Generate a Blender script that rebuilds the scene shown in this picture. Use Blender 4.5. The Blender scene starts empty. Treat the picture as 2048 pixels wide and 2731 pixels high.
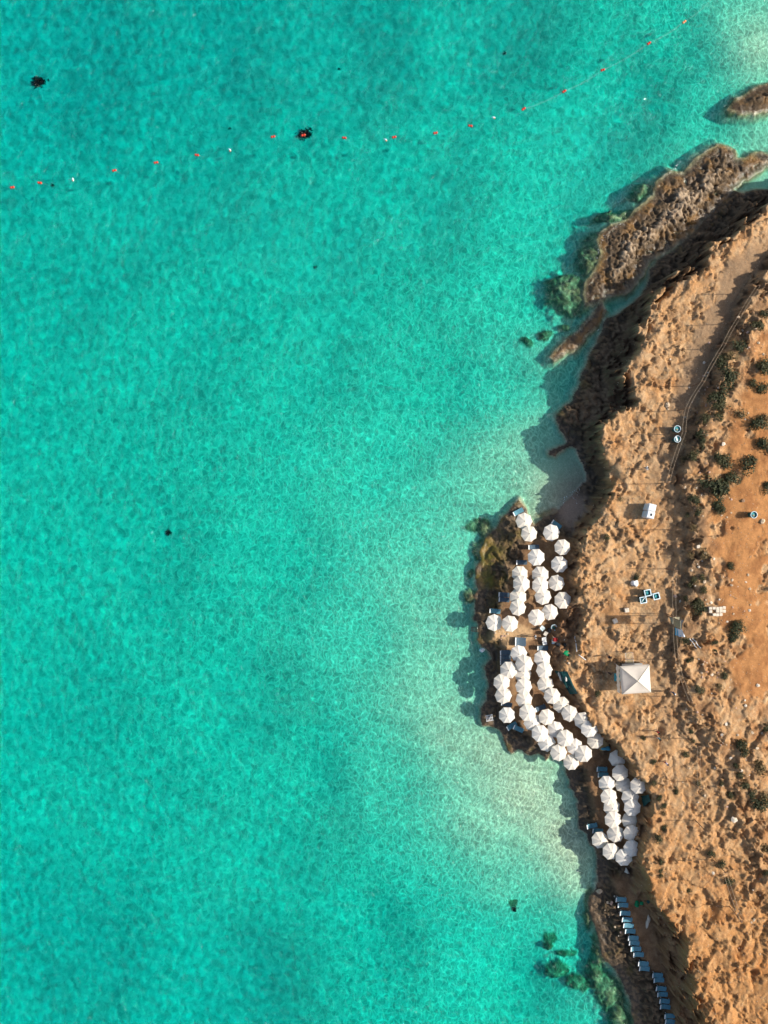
import bpy, bmesh, math, random
import numpy as np
from mathutils import Vector, Matrix
R = math.radians
sc = bpy.context.scene
rng = random.Random(11)

# ------------------------------------------------------------------ camera / sky / sun / exposure
S = 0.05            # metres per reference pixel at sea level
H = 110.0           # drone height above the sea
cam_d = bpy.data.cameras.new('camera'); cam = bpy.data.objects.new('camera', cam_d)
sc.collection.objects.link(cam); sc.camera = cam
cam.location = (0, 0, H); cam.rotation_euler = (0, 0, 0)
cam_d.sensor_fit = 'HORIZONTAL'; cam_d.sensor_width = 36.0
cam_d.lens = 36.0 * H / (2048 * S); cam_d.clip_end = 2000; cam_d.clip_start = 1

SUN_EL, SUN_AZ = 38.0, 1.0       # azimuth measured from +x (right of the picture)
world = bpy.data.worlds.new('World'); sc.world = world; world.use_nodes = True
wn = world.node_tree; wn.nodes.clear()
wo = wn.nodes.new('ShaderNodeOutputWorld'); wb = wn.nodes.new('ShaderNodeBackground')
sky = wn.nodes.new('ShaderNodeTexSky'); sky.sky_type = 'NISHITA'; sky.sun_disc = False
sky.sun_elevation = R(SUN_EL); sky.sun_rotation = R(90 - SUN_AZ)
sky.air_density = 1.0; sky.dust_density = 2.5; sky.ozone_density = 0.6
wb.inputs['Strength'].default_value = 0.135
wn.links.new(sky.outputs[0], wb.inputs[0]); wn.links.new(wb.outputs[0], wo.inputs[0])
sun_d = bpy.data.lights.new('sun', 'SUN'); sun_d.energy = 4.8; sun_d.angle = R(0.53); sun_d.color = (1.0, 0.93, 0.82)
sun = bpy.data.objects.new('sun', sun_d); sc.collection.objects.link(sun)
d = Vector((math.cos(R(SUN_EL)) * math.cos(R(SUN_AZ)), math.cos(R(SUN_EL)) * math.sin(R(SUN_AZ)), math.sin(R(SUN_EL))))
sun.rotation_euler = d.to_track_quat('Z', 'Y').to_euler(); sun.location = (120, 0, 90)
vs = sc.view_settings; vs.view_transform = 'Standard'; vs.look = 'None'; vs.gamma = 1.0; vs.exposure = 0.25
vs.use_curve_mapping = False
sc.cycles.use_denoising = True; sc.cycles.use_adaptive_sampling = True; sc.cycles.adaptive_threshold = 0.02
sc.cycles.max_bounces = 3; sc.cycles.diffuse_bounces = 1; sc.cycles.glossy_bounces = 1; sc.cycles.volume_bounces = 0; sc.cycles.transparent_max_bounces = 6
sc.cycles.caustics_reflective = False; sc.cycles.caustics_refractive = False

# ------------------------------------------------------------------ helpers
def link(o):
    sc.collection.objects.link(o); return o
def tag(o, label=None, cat=None, group=None, kind=None):
    if label: o['label'] = label
    if cat: o['category'] = cat
    if group: o['group'] = group
    if kind: o['kind'] = kind
    return o
def empty(name, loc, rz=0.0):
    o = bpy.data.objects.new(name, None); o.empty_display_size = 0.2
    o.location = loc; o.rotation_euler = (0, 0, rz); return link(o)
def mobj(name, me, mat=None, parent=None):
    o = bpy.data.objects.new(name, me)
    if mat is not None and not me.materials: me.materials.append(mat)
    if parent is not None: o.parent = parent
    return link(o)
def mesh(name, v, f, mat=None, smooth=False):
    me = bpy.data.meshes.new(name); me.from_pydata([tuple(p) for p in v], [], f); me.update()
    if mat is not None: me.materials.append(mat)
    if smooth: me.polygons.foreach_set('use_smooth', [True] * len(me.polygons))
    return me
class MB:
    """collects boxes, tubes, lathes into one mesh"""
    def __init__(s): s.v = []; s.f = []
    def add(s, v, f):
        b = len(s.v); s.v += [Vector(p) for p in v]; s.f += [tuple(i + b for i in q) for q in f]; return s
    def box(s, c, d, rz=0, bev=0.0, M=None):
        x, y, z = d[0] / 2, d[1] / 2, d[2] / 2
        if bev <= 0:
            v = [(-x,-y,-z),(x,-y,-z),(x,y,-z),(-x,y,-z),(-x,-y,z),(x,-y,z),(x,y,z),(-x,y,z)]
            f = [(3,2,1,0),(4,5,6,7),(0,1,5,4),(1,2,6,5),(2,3,7,6),(3,0,4,7)]
        else:
            b = bev; v = []; f = []
            for zz, k in ((-z, 0), (z - b, 0), (z, b)):
                for (sx, sy) in ((-1,-1),(1,-1),(1,1),(-1,1)):
                    X, Y = x - k, y - k
                    # two points each corner
                    if sx * sy > 0: pts = [(sx * X, sy * (Y - b)), (sx * (X - b), sy * Y)]
                    else: pts = [(sx * (X - b), sy * Y), (sx * X, sy * (Y - b))]
                    if (sx, sy) in ((-1,-1), (1,1)): pass
                    v += [(p[0], p[1], zz) for p in pts]
            n = 8
            # order corners so that the ring is continuous
            for r in range(2):
                for i in range(n):
                    j = (i + 1) % n; f.append((r*n+i, r*n+j, (r+1)*n+j, (r+1)*n+i))
            f.append(tuple(range(2*n, 3*n))); f.append(tuple(reversed(range(n))))
        T = Matrix.Translation(c) @ Matrix.Rotation(rz, 4, 'Z')
        if M is not None: T = Matrix.Translation(c) @ M
        return s.add([T @ Vector(p) for p in v], f)
    def tube(s, a, b, r, r2=None, n=6):
        a = Vector(a); b = Vector(b); r2 = r if r2 is None else r2
        q = (b - a).to_track_quat('Z', 'Y'); v = []
        for p, rr in ((a, r), (b, r2)):
            for i in range(n):
                t = 2 * math.pi * i / n; v.append(p + q @ Vector((rr * math.cos(t), rr * math.sin(t), 0)))
        f = [(i, (i + 1) % n, n + (i + 1) % n, n + i) for i in range(n)]
        f += [tuple(reversed(range(n))), tuple(range(n, 2 * n))]
        return s.add(v, f)
    def path(s, pts, r, n=5):
        for a, b in zip(pts[:-1], pts[1:]): s.tube(a, b, r, n=n)
        return s
    def lathe(s, prof, n=14, c=(0, 0, 0), cap=True):
        v = []; f = []
        for (r, z) in prof:
            for i in range(n):
                t = 2 * math.pi * i / n; v.append((c[0] + r * math.cos(t), c[1] + r * math.sin(t), c[2] + z))
        for k in range(len(prof) - 1):
            for i in range(n):
                j = (i + 1) % n; f.append((k*n+i, k*n+j, (k+1)*n+j, (k+1)*n+i))
        if cap and prof[0][0] > 1e-4: f.append(tuple(reversed(range(n))))
        if cap and prof[-1][0] > 1e-4: f.append(tuple(range((len(prof)-1)*n, len(prof)*n)))
        return s.add(v, f)
    def mesh(s, name, mat=None, smooth=False): return mesh(name, s.v, s.f, mat, smooth)
    def obj(s, name, mat, parent=None, smooth=False): return mobj(name, s.mesh(name, mat, smooth), None, parent)
def copy_tree(o, parent=None):
    c = o.copy(); link(c); c.parent = parent
    for ch in o.children: copy_tree(ch, c)
    return c
ORD = ['first','second','third','fourth','fifth','sixth','seventh','eighth','ninth','tenth','eleventh','twelfth','thirteenth',
       'fourteenth','fifteenth','sixteenth','seventeenth','eighteenth','nineteenth','twentieth','twenty-first','twenty-second','twenty-third','twenty-fourth','twenty-fifth','twenty-sixth']

# ------------------------------------------------------------------ materials
def nmat(name, col, rough=0.8, var=0.12, scale=6.0, bump=0.0, bscale=30.0, spec=0.3, metal=0.0, trans=0.0):
    m = bpy.data.materials.new(name); m.use_nodes = True; nt = m.node_tree; b = nt.nodes['Principled BSDF']
    b.inputs['Roughness'].default_value = rough; b.inputs['Specular IOR Level'].default_value = spec; b.inputs['Metallic'].default_value = metal
    tc = nt.nodes.new('ShaderNodeTexCoord'); n = nt.nodes.new('ShaderNodeTexNoise'); n.inputs['Scale'].default_value = scale; n.inputs['Detail'].default_value = 5
    nt.links.new(tc.outputs['Object'], n.inputs['Vector'])
    mr = nt.nodes.new('ShaderNodeMapRange'); mr.inputs['From Min'].default_value = 0.3; mr.inputs['From Max'].default_value = 0.7
    mr.inputs['To Min'].default_value = 1 - var; mr.inputs['To Max'].default_value = 1 + var
    nt.links.new(n.outputs['Fac'], mr.inputs['Value'])
    vm = nt.nodes.new('ShaderNodeVectorMath'); vm.operation = 'SCALE'; vm.inputs[0].default_value = col[:3]
    nt.links.new(mr.outputs[0], vm.inputs['Scale']); nt.links.new(vm.outputs[0], b.inputs['Base Color'])
    if bump > 0:
        n2 = nt.nodes.new('ShaderNodeTexNoise'); n2.inputs['Scale'].default_value = bscale; n2.inputs['Detail'].default_value = 4
        nt.links.new(tc.outputs['Object'], n2.inputs['Vector'])
        bp = nt.nodes.new('ShaderNodeBump'); bp.inputs['Strength'].default_value = bump; bp.inputs['Distance'].default_value = 0.05
        nt.links.new(n2.outputs['Fac'], bp.inputs['Height']); nt.links.new(bp.outputs[0], b.inputs['Normal'])
    if trans > 0:
        tr = nt.nodes.new('ShaderNodeBsdfTranslucent'); mx = nt.nodes.new('ShaderNodeMixShader'); mx.inputs[0].default_value = trans
        nt.links.new(vm.outputs[0], tr.inputs[0]); out = nt.nodes['Material Output']
        nt.links.new(b.outputs[0], mx.inputs[1]); nt.links.new(tr.outputs[0], mx.inputs[2]); nt.links.new(mx.outputs[0], out.inputs[0])
    return m
M = dict(
    canopy=nmat('canopy_cloth', (0.85, 0.775, 0.665), 0.9, 0.05, 3.0, 0.15, 8.0, 0.1, trans=0.22),
    canopy2=nmat('canopy_cloth_aged', (0.80, 0.72, 0.60), 0.9, 0.07, 3.0, 0.15, 8.0, 0.1, trans=0.12),
    canopy3=nmat('canopy_cloth_sunbleached', (0.87, 0.81, 0.72), 0.9, 0.05, 3.0, 0.15, 8.0, 0.1, trans=0.22),
    seam=nmat('canopy_seam', (0.60, 0.57, 0.50), 0.9, 0.05),
    pole=nmat('pole_wood', (0.36, 0.27, 0.17), 0.7),
    postwood=nmat('post_timber', (0.20, 0.12, 0.07), 0.85, 0.25, 12),
    cable=nmat('cable_rope', (0.50, 0.38, 0.26), 0.9, 0.2, 12),
    blue=nmat('lounger_blue', (0.085, 0.235, 0.30), 0.65, 0.15, 5),
    bluedk=nmat('lounger_slate', (0.06, 0.10, 0.14), 0.7, 0.2, 5),
    white=nmat('white_plastic', (0.78, 0.80, 0.80), 0.45, 0.06, 5),
    offwhite=nmat('white_cloth', (0.88, 0.83, 0.74), 0.9, 0.04, 2, trans=0.40),
    grey=nmat('grey_metal', (0.32, 0.32, 0.31), 0.5, 0.1, 8, metal=0.4),
    dark=nmat('dark_plastic', (0.02, 0.022, 0.025), 0.6, 0.3, 8),
    bingreen=nmat('bin_green', (0.012, 0.10, 0.085), 0.5, 0.15, 6),
    binrim=nmat('bin_rim', (0.62, 0.76, 0.80), 0.5, 0.06, 6),
    teal=nmat('bin_teal_lining', (0.05, 0.30, 0.33), 0.6, 0.3, 9, 0.4, 12),
    tarp=nmat('teal_tarp', (0.008, 0.06, 0.055), 0.6, 0.35, 4, 0.5, 6),
    green=nmat('green_plastic', (0.0, 0.25, 0.09), 0.5, 0.15, 4, 0.4, 6),
    red=nmat('red_float', (0.62, 0.05, 0.025), 0.45, 0.12, 6),
    orange=nmat('orange_float', (0.75, 0.28, 0.12), 0.5, 0.12, 6),
    redcloth=nmat('red_cloth', (0.30, 0.02, 0.02), 0.85, 0.15, 5),
    pinkish=nmat('rosy_stone', (0.50, 0.33, 0.25), 0.9, 0.15, 8, 0.3, 14),
    stone=nmat('pale_stone', (0.52, 0.40, 0.27), 0.92, 0.25, 5, 0.6, 9),
    stonew=nmat('white_stone', (0.66, 0.57, 0.45), 0.92, 0.2, 5, 0.6, 9),
    stoned=nmat('brown_stone', (0.24, 0.15, 0.09), 0.92, 0.25, 5, 0.6, 9),
    khaki=nmat('khaki_canvas', (0.33, 0.30, 0.20), 0.9, 0.12, 4),
    cyan=nmat('cyan_sheet', (0.10, 0.42, 0.58), 0.6, 0.15, 4),
    skin=nmat('skin', (0.42, 0.24, 0.16), 0.6, 0.08, 6),
    hair=nmat('dark_hair', (0.02, 0.014, 0.01), 0.7, 0.2, 20),
    leaf=nmat('shrub_leaf', (0.036, 0.042, 0.015), 0.7, 0.5, 3.0),
    leaf2=nmat('shrub_leaf_olive', (0.058, 0.056, 0.02), 0.7, 0.5, 3.0),
    leafdry=nmat('shrub_leaf_dry', (0.15, 0.105, 0.045), 0.8, 0.4, 3.0),
    stem=nmat('shrub_stem', (0.12, 0.08, 0.05), 0.9, 0.2, 9),
    straw=nmat('straw_thatch', (0.45, 0.31, 0.14), 0.95, 0.3, 14, 0.6, 20),
    weed=nmat('dark_seaweed', (0.012, 0.014, 0.010), 0.9, 0.4, 3),
    foam=nmat('sea_foam', (0.80, 0.80, 0.78), 0.6, 0.1, 9),
)

# ------------------------------------------------------------------ noise on numpy arrays
def _h(ix, iy, seed):
    n = (ix.astype(np.int64) * 374761393 + iy.astype(np.int64) * 668265263 + seed * 974634777) & 0xffffffff
    n = ((n ^ (n >> 13)) * 1274126177) & 0xffffffff
    n = n ^ (n >> 16)
    return (n & 0xffffff).astype(np.float32) / np.float32(0xffffff)
def perlin(x, y, seed=0):
    ix = np.floor(x); iy = np.floor(y); fx = (x - ix).astype(np.float32); fy = (y - iy).astype(np.float32)
    u = fx*fx*fx*(fx*(fx*6-15)+10); w = fy*fy*fy*(fy*(fy*6-15)+10)
    def g(a, b, dx, dy):
        t = _h(ix + a, iy + b, seed) * 6.2831853
        return np.cos(t) * dx + np.sin(t) * dy
    n0 = g(0,0,fx,fy); n1 = g(1,0,fx-1,fy); n2 = g(0,1,fx,fy-1); n3 = g(1,1,fx-1,fy-1)
    a = n0 + u*(n1-n0); b = n2 + u*(n3-n2)
    return (a + w*(b-a)) * 1.5
def fbm(x, y, oct=4, seed=0, gain=0.5, ridged=False):
    s = 0; a = 1.0; t = 0
    for o in range(oct):
        n = perlin(x, y, seed + o*17)
        if ridged: n = 1 - 2*np.abs(n)
        s = s + a*n; t += a; a *= gain; x = x*2.03 + 11.3; y = y*2.03 - 7.7
    return s / t
def facets(x, y, seed=0, tilt=0.5, jit=0.9):
    """angular blocks: every Voronoi cell is a tilted plane at its own height; returns height, F2-F1"""
    ix = np.floor(x); iy = np.floor(y)
    d1 = np.full(x.shape, 9.0, np.float32); d2 = d1.copy(); hh = np.zeros(x.shape, np.float32)
    for a in (-1, 0, 1):
        for b in (-1, 0, 1):
            cx = ix + a + 0.5 + jit*(_h(ix+a, iy+b, seed) - 0.5); cy = iy + b + 0.5 + jit*(_h(ix+a, iy+b, seed+5) - 0.5)
            dx = (x - cx).astype(np.float32); dy = (y - cy).astype(np.float32); dd = np.sqrt(dx*dx + dy*dy)
            t = _h(ix+a, iy+b, seed+9)*6.2831853
            hv = _h(ix+a, iy+b, seed+13) - 0.5 + tilt*(np.cos(t)*dx + np.sin(t)*dy)
            m = dd < d1
            d2 = np.where(m, d1, np.minimum(d2, dd)); hh = np.where(m, hv, hh); d1 = np.where(m, dd, d1)
    return hh, d2 - d1
def ss(a, b, x):
    t = np.clip((x - a) / (b - a), 0, 1); return t*t*(3 - 2*t)

# ------------------------------------------------------------------ terrain plan, traced in sea-level pixels (u, v)
def edge_h(v): return np.interp(v, [300,600,900,1100,1300,1440,1600,1750,1860,2000,2150,2300,2450,2731], [5.6,6.2,5.9,5.8,5.8,4.9,4.4,4.0,4.8,5.4,5.6,5.6,6.2,6.6])
def nad(p, z):
    k = 1 - z / H; return (1024 + (p[0]-1024)*k, 1365.5 + (p[1]-1365.5)*k)
COAST = [(2150,470),(2048,505),(1990,512),(1962,508),(1938,532),(1900,570),(1862,608),(1838,634),(1806,658),(1775,684),(1748,705),(1736,713),(1724,768),(1673,819),(1615,854),
 (1603,889),(1591,909),(1568,959),(1548,1006),(1537,1041),(1529,1069),(1490,1096),(1482,1102),(1482,1117),(1492,1137),(1505,1164),(1514,1180),(1498,1191),(1466,1201),(1464,1215),(1482,1221),(1494,1205),(1521,1193),(1537,1199),(1545,1230),(1560,1254),(1566,1285),
 (1545,1303),(1518,1325),(1496,1352),(1478,1372),(1450,1380),(1438,1392),(1425,1402),(1416,1385),(1405,1365),(1400,1348),(1387,1332),(1378,1342),(1369,1354),(1357,1366),(1336,1381),(1322,1408),(1299,1439),(1280,1463),(1281,1493),(1266,1523),(1271,1550),(1275,1571),(1258,1589),(1272,1601),(1265,1625),(1260,1650),(1272,1659),(1275,1689),
 (1274,1704),(1287,1725),(1305,1740),(1308,1758),(1293,1779),(1293,1810),(1302,1831),(1296,1861),(1284,1888),(1283,1909),(1290,1933),(1320,1938),(1333,1951),(1348,1987),(1363,2007),(1387,1999),(1411,2015),(1438,2008),(1456,2025),(1471,2012),(1504,2036),(1507,2054),(1522,2081),(1520,2101),(1534,2120),(1542,2149),(1539,2190),(1546,2214),(1566,2224),(1568,2243),(1585,2260),(1590,2286),(1595,2318),(1595,2339),(1586,2374),(1568,2398),(1570,2429),(1586,2464),(1597,2519),(1613,2566),(1636,2585),(1655,2612),(1676,2651),(1685,2690),(1690,2731),(1720,2850),(2150,2850)]
ISLE = [(2150,380),(2048,412),(2025,406),(2001,412),(1966,427),(1960,404),(1939,390),(1919,386),(1895,395),(1870,412),(1848,430),(1822,462),(1790,458),(1750,486),(1742,525),(1712,545),(1673,583),(1634,600),(1600,622),(1592,640),(1606,678),(1587,721),(1564,748),(1556,783),(1564,815),(1595,803),(1619,791),(1665,787),(1689,768),(1716,733),(1730,701),(1763,684),(1806,654),(1833,640),(1849,625),(1857,615),(1888,583),(1925,556),(1955,519),(1958,501),(1982,482),(2013,462),(2048,439),(2150,420)]
STACK = [(1946,290),(1958,272),(1986,252),(2004,240),(2033,226),(2060,224),(2110,232),(2110,290),(2048,297),(2017,304),(1975,302)]
SPIT = [(1603,802),(1616,830),(1592,870),(1562,898),(1532,936),(1503,942),(1474,962),(1470,950),(1488,926),(1512,903),(1547,880),(1572,850),(1588,820)]
EDGE = [(2150,500),(2048,552),(2013,590),(1966,625),(1900,655),(1892,705),(1869,725),(1810,752),(1775,784),(1740,807),(1736,842),(1732,881),(1712,924),(1697,963),(1673,994),(1690,1030),(1700,1072),(1658,1101),(1611,1144),(1607,1180),(1619,1211),(1630,1250),(1634,1285),(1627,1324),(1611,1351),(1587,1383),(1563,1420),(1552,1448),(1546,1496),(1543,1541),(1550,1589),(1568,1625),(1575,1660),(1560,1700),(1535,1740),(1512,1775),(1523,1825),(1548,1855),(1566,1897),(1581,1921),(1605,1945),(1635,1969),(1653,1992),(1670,2011),(1687,2035),(1694,2050),(1700,2072),(1728,2081),(1733,2115),(1742,2149),(1740,2185),(1732,2233),(1718,2257),(1713,2289),(1715,2310),(1736,2351),(1750,2398),(1776,2433),(1812,2476),(1834,2519),(1850,2580),(1869,2651),(1884,2718),(1910,2850)]
EDGE_N = [nad(p, float(edge_h(p[1]))) for p in EDGE] + [(2250,2900),(2250,400)]
SCARP = [(2150,610),(2060,690),(2012,745),(1990,800),(1952,880),(1918,960),(1893,1040),(1866,1090),(1853,1140),(1838,1190),(1818,1250),(1812,1300),(1838,1340),(1852,1400),(1853,1450),(1850,1500),(1846,1560),(1838,1620),(1818,1680),(1808,1720),(1805,1760),(1812,1800),(1830,1850),(1850,1900),(1900,2000),(1950,2100),(1975,2200),(2020,2300),(2080,2400)]
SCARP_N = [nad(p, 7.0) for p in SCARP] + [(2250,2420),(2250,600)]
TERR = [[(1395,1440),(1440,1422),(1500,1425),(1545,1450),(1540,1560),(1535,1640),(1520,1720),(1400,1720),(1300,1705),(1300,1665),(1340,1600),(1370,1530),(1385,1460)],
 [(1330,1700),(1520,1715),(1500,1800),(1530,1850),(1580,1930),(1625,1975),(1600,2010),(1560,2045),(1500,2035),(1430,1985),(1390,1945),(1340,1895),(1330,1800)],
 [(1550,2020),(1640,1985),(1690,2060),(1725,2100),(1735,2180),(1715,2260),(1660,2310),(1610,2260),(1585,2200),(1565,2120)],
 [(1622,2330),(1700,2320),(1740,2390),(1790,2480),(1820,2560),(1845,2650),(1875,2760),(1790,2760),(1740,2600),(1690,2500),(1645,2400)]]
SOIL = [nad(p, 7.5) for p in [(2060,830),(1985,960),(1965,1060),(1935,1160),(1900,1250),(1885,1330),(1878,1430),(1895,1520),(1900,1600),(1922,1700),(1945,1800),(1980,1880),(2060,1960),(2200,2000),(2200,800)]]
PALE_LOW = [(1285,1690),(1330,1672),(1380,1660),(1420,1672),(1410,1700),(1375,1722),(1330,1730),(1300,1725)]
DEPTH = [(100,100,8.5),(500,60,8),(900,50,7.5),(1300,60,6.5),(50,700,6.3),(400,450,6.8),(400,900,5.2),(800,600,5.6),(800,900,4.4),(1100,500,5.2),(1000,1250,2.5),(1150,1000,3.3),(1130,1600,1.15),(1150,1800,0.95),(1210,1950,0.6),(1400,2130,0.35),(1520,2250,0.22),(1270,2230,0.75),(1180,2330,1.7),(1330,2400,1.1),(1000,2500,4.4),(1120,2420,2.6),(700,2350,4.7),(300,2200,4.8),(100,2600,6.6),(600,2650,6.4),(1400,2640,4.0),(1280,2520,2.9),(1430,2500,2.2),(1540,2380,0.3),(1530,2480,1.6),(600,1900,4.3),(300,1500,4.8),(50,1200,5.0),(100,1900,5.2),(800,2100,3.6),(1000,2080,1.8),(700,1500,3.3),(950,1700,1.9),(1100,1400,1.6),
 (2020,120,0.45),(1930,60,0.9),(1840,80,2.8),(1700,200,4.6),(1960,370,1.3),(1900,330,2.2),(2030,370,0.7),(1600,320,4.8),(1500,500,4.2),(1430,760,3.2),(1370,1000,2.4),(1440,960,1.2),(1430,1180,0.8),(1510,1240,0.6),(1550,1285,0.12),(1500,1330,0.14),(1525,1305,0.08),(1330,1290,1.0),(1230,1450,1.2),(1190,1650,0.95),(1280,1620,1.0),(1260,1760,0.9),(1260,1880,0.8),(1340,1990,0.4),(1700,760,1.3),(1600,845,1.8),(1560,900,1.2),(1660,600,3.0),(1990,500,0.5),(1800,660,0.7),(1560,2560,2.6),(1600,2660,1.4),(1600,2800,2.5)]
SUB = [(1716,507,30,26,-0.25),(1650,572,52,22,-0.25),(1582,690,36,70,-0.25),(1505,745,40,18,-0.7),(1530,780,66,55,-0.35),(1412,908,15,13,-1.2),(1512,872,14,10,-0.7),(1460,885,16,10,-1.0),(1955,285,16,20,-0.25),(1600,690,16,40,-0.2),(1268,1400,22,20,-0.8),(1300,1420,25,30,-0.25),(1285,1470,20,30,-0.15),(1255,1530,10,16,-0.5),(1255,1592,14,14,-0.05),
 (1490,2612,34,24,-1.5),(1520,2562,26,12,-1.7),(1475,2520,18,14,-1.9),(1596,2606,30,44,-0.6),(1630,2660,38,56,-0.5),(1655,2720,34,60,-0.4),(1570,2430,12,60,-0.2),(1600,2540,20,60,-0.25),(1375,2425,14,10,-1.7),(1550,2640,34,22,-1.3),(1490,1372,50,14,0.3),(1470,2540,16,10,-1.2)]

GU = np.arange(1100, 2190, 5.0); GV = np.arange(-120, 2860, 5.0)
CU, CV = np.meshgrid(GU, GV)
def sdist(poly, U=CU, V=CV):
    """signed distance in metres, + inside"""
    P = np.array(poly, float); best = np.full(U.shape, 1e18); ins = np.zeros(U.shape, bool)
    for a, b in zip(P, np.roll(P, -1, 0)):
        e = b - a; L = max((e*e).sum(), 1e-9)
        t = np.clip(((U-a[0])*e[0] + (V-a[1])*e[1]) / L, 0, 1)
        best = np.minimum(best, (U-a[0]-t*e[0])**2 + (V-a[1]-t*e[1])**2)
        c = (a[1] > V) != (b[1] > V)
        with np.errstate(divide='ignore', invalid='ignore'):
            ins ^= c & (U < (b[0]-a[0])*(V-a[1])/(b[1]-a[1]+1e-12) + a[0])
    return (np.sqrt(best) * np.where(ins, 1, -1) * S).astype(np.float32)
F = {'coast': sdist(COAST + [(2250,2850),(2250,450)]), 'isle': sdist(ISLE), 'stack': sdist(STACK), 'spit': sdist(SPIT), 'edge': sdist(EDGE_N), 'scarp': sdist(SCARP_N),
     'soil': sdist(SOIL), 'pale': sdist(PALE_LOW)}
F['terr'] = np.max([sdist(t) for t in TERR], axis=0)
def samp(f, u, v):
    x = np.clip((u - GU[0]) / 5.0, 0, len(GU) - 1.001); y = np.clip((v - GV[0]) / 5.0, 0, len(GV) - 1.001)
    i = x.astype(np.int32); j = y.astype(np.int32); a = (x - i).astype(np.float32); b = (y - j).astype(np.float32); g = F[f]
    return (g[j, i]*(1-a) + g[j, i+1]*a)*(1-b) + (g[j+1, i]*(1-a) + g[j+1, i+1]*a)*b
# sea depth on a coarse lattice (inverse distance weighting)
DU = np.arange(-200, 2300, 20.0); DV = np.arange(-200, 2960, 20.0); AU, AV = np.meshgrid(DU, DV)
num = np.zeros(AU.shape); den = num.copy()
for (x, y, z) in DEPTH:
    w = 1.0 / ((AU-x)**2 + (AV-y)**2 + 900.0)**1.6; num += w*z; den += w
DG = (num/den).astype(np.float32)
for _ in range(9):
    q = np.pad(DG, 1, mode='edge'); DG = (q[:-2,1:-1]+q[2:,1:-1]+q[1:-1,:-2]+q[1:-1,2:]+2*DG)/6
def depth(u, v):
    x = np.clip((u - DU[0]) / 20.0, 0, len(DU) - 1.001); y = np.clip((v - DV[0]) / 20.0, 0, len(DV) - 1.001)
    i = x.astype(np.int32); j = y.astype(np.int32); a = (x - i).astype(np.float32); b = (y - j).astype(np.float32)
    return (DG[j, i]*(1-a) + DG[j, i+1]*a)*(1-b) + (DG[j+1, i]*(1-a) + DG[j+1, i+1]*a)*b

# tensor grid: fine where the land is, coarse over the open sea and beyond the frame
FS = 2.6
ug = np.concatenate([np.array([-3600,-2600,-1800,-1200,-800,-500,-300,-150]), np.arange(-60, 1180, 10.0), np.arange(1180, 2140, FS), np.array([2145,2160,2190,2250,2350,2600,3200,4200,5600])])
vg = np.concatenate([np.array([-3800,-2600,-1800,-1200,-800,-500,-300,-200,-140]), np.arange(-100, 2832, FS), np.array([2840,2860,2900,3000,3200,3600,4200,5000,6500])])
U, V = np.meshgrid(ug.astype(np.float32), vg.astype(np.float32))
X = (U-1024)*S; Y = (1365.5-V)*S
wu = U + 9*fbm(X*0.55, Y*0.55, 4, 3); wv = V + 9*fbm(X*0.55, Y*0.55, 4, 91)      # ragged edges
w2u = U + 16*fbm(X*0.35, Y*0.35, 5, 23); w2v = V + 16*fbm(X*0.35, Y*0.35, 5, 71)
c = samp('coast', wu, wv); ci = samp('isle', wu, wv); cs = samp('stack', wu, wv); cp = samp('spit', wu, wv)
e = samp('edge', w2u, w2v); scp = samp('scarp', w2u, w2v); terr = samp('terr', wu, wv); soil = samp('soil', w2u, w2v); pale = samp('pale', wu, wv)
beyond = ss(2130, 2300, U)
D = depth(U, V) * (1 + 0.05*fbm(X*0.12, Y*0.12, 3, 7))
n1 = fbm(X*0.22, Y*0.22, 4, 41); n2 = fbm(X*0.9, Y*0.9, 4, 53); n3 = fbm(X*0.5, Y*0.5, 4, 67)
# rock relief
ca, sa = math.cos(R(58)), math.sin(R(58))
rx = X*ca + Y*sa; ry = (-X*sa + Y*ca)*1.55
wx = 0.5*fbm(X*0.7, Y*0.7, 3, 5); wy = 0.5*fbm(X*0.7, Y*0.7, 3, 6)
f1, g1 = facets((rx+wx)*0.38, (ry+wy)*0.38, 1, 0.9); f2, g2 = facets((rx+wx)*1.0, (ry+wy)*1.0, 31, 1.0); f3, g3 = facets((rx+0.5*wx)*2.4, (ry+0.5*wy)*2.4, 61, 1.1)
rid = fbm(rx*0.8, ry*0.8, 5, 77, 0.55, True)
f2 = np.maximum(f2, -0.22); f3 = np.maximum(f3, -0.16); f1 = np.maximum(f1, -0.45)
amp = 0.35 + 0.95*ss(-0.35, 0.35, fbm(X*0.28+3, Y*0.28, 3, 211))
f6, g6 = facets((rx+wx)*0.16, (ry+wy)*0.16, 191, 0.7)
lq = 3.2*fbm(X*0.11+5, Y*0.11, 4, 611) + 0.22*e*np.clip(1-e/14, 0.3, 1) + 0.35*f2 + 0.22*f3 + 0.25*n2
lfr = lq - np.floor(lq); ledge = np.floor(lq) + ss(0.80, 0.97, lfr) - lq
rocky = 0.34*ledge + 0.16*f6 + 0.30*f1*(0.6+0.4*amp) + amp*(0.20*f2 + 0.15*f3) - 0.06*np.exp(-g1*10) - 0.04*np.exp(-g2*9)*amp + 0.09*rid*amp + 0.25*n1 + 0.05*amp*perlin(X*3.3, Y*3.3, 17)
f4, g4 = facets((X+wx)*0.8, (Y+wy)*0.8, 131, 1.0); f5, g5 = facets((X+0.6*wx)*2.0, (Y+0.6*wy)*2.0, 161, 1.0)
rugged = 0.30*f4 + 0.16*f5 - 0.16*np.exp(-g4*7) - 0.08*np.exp(-g5*7) + 0.24*fbm(X*1.3, Y*1.3, 5, 99, 0.6, True)
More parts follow.
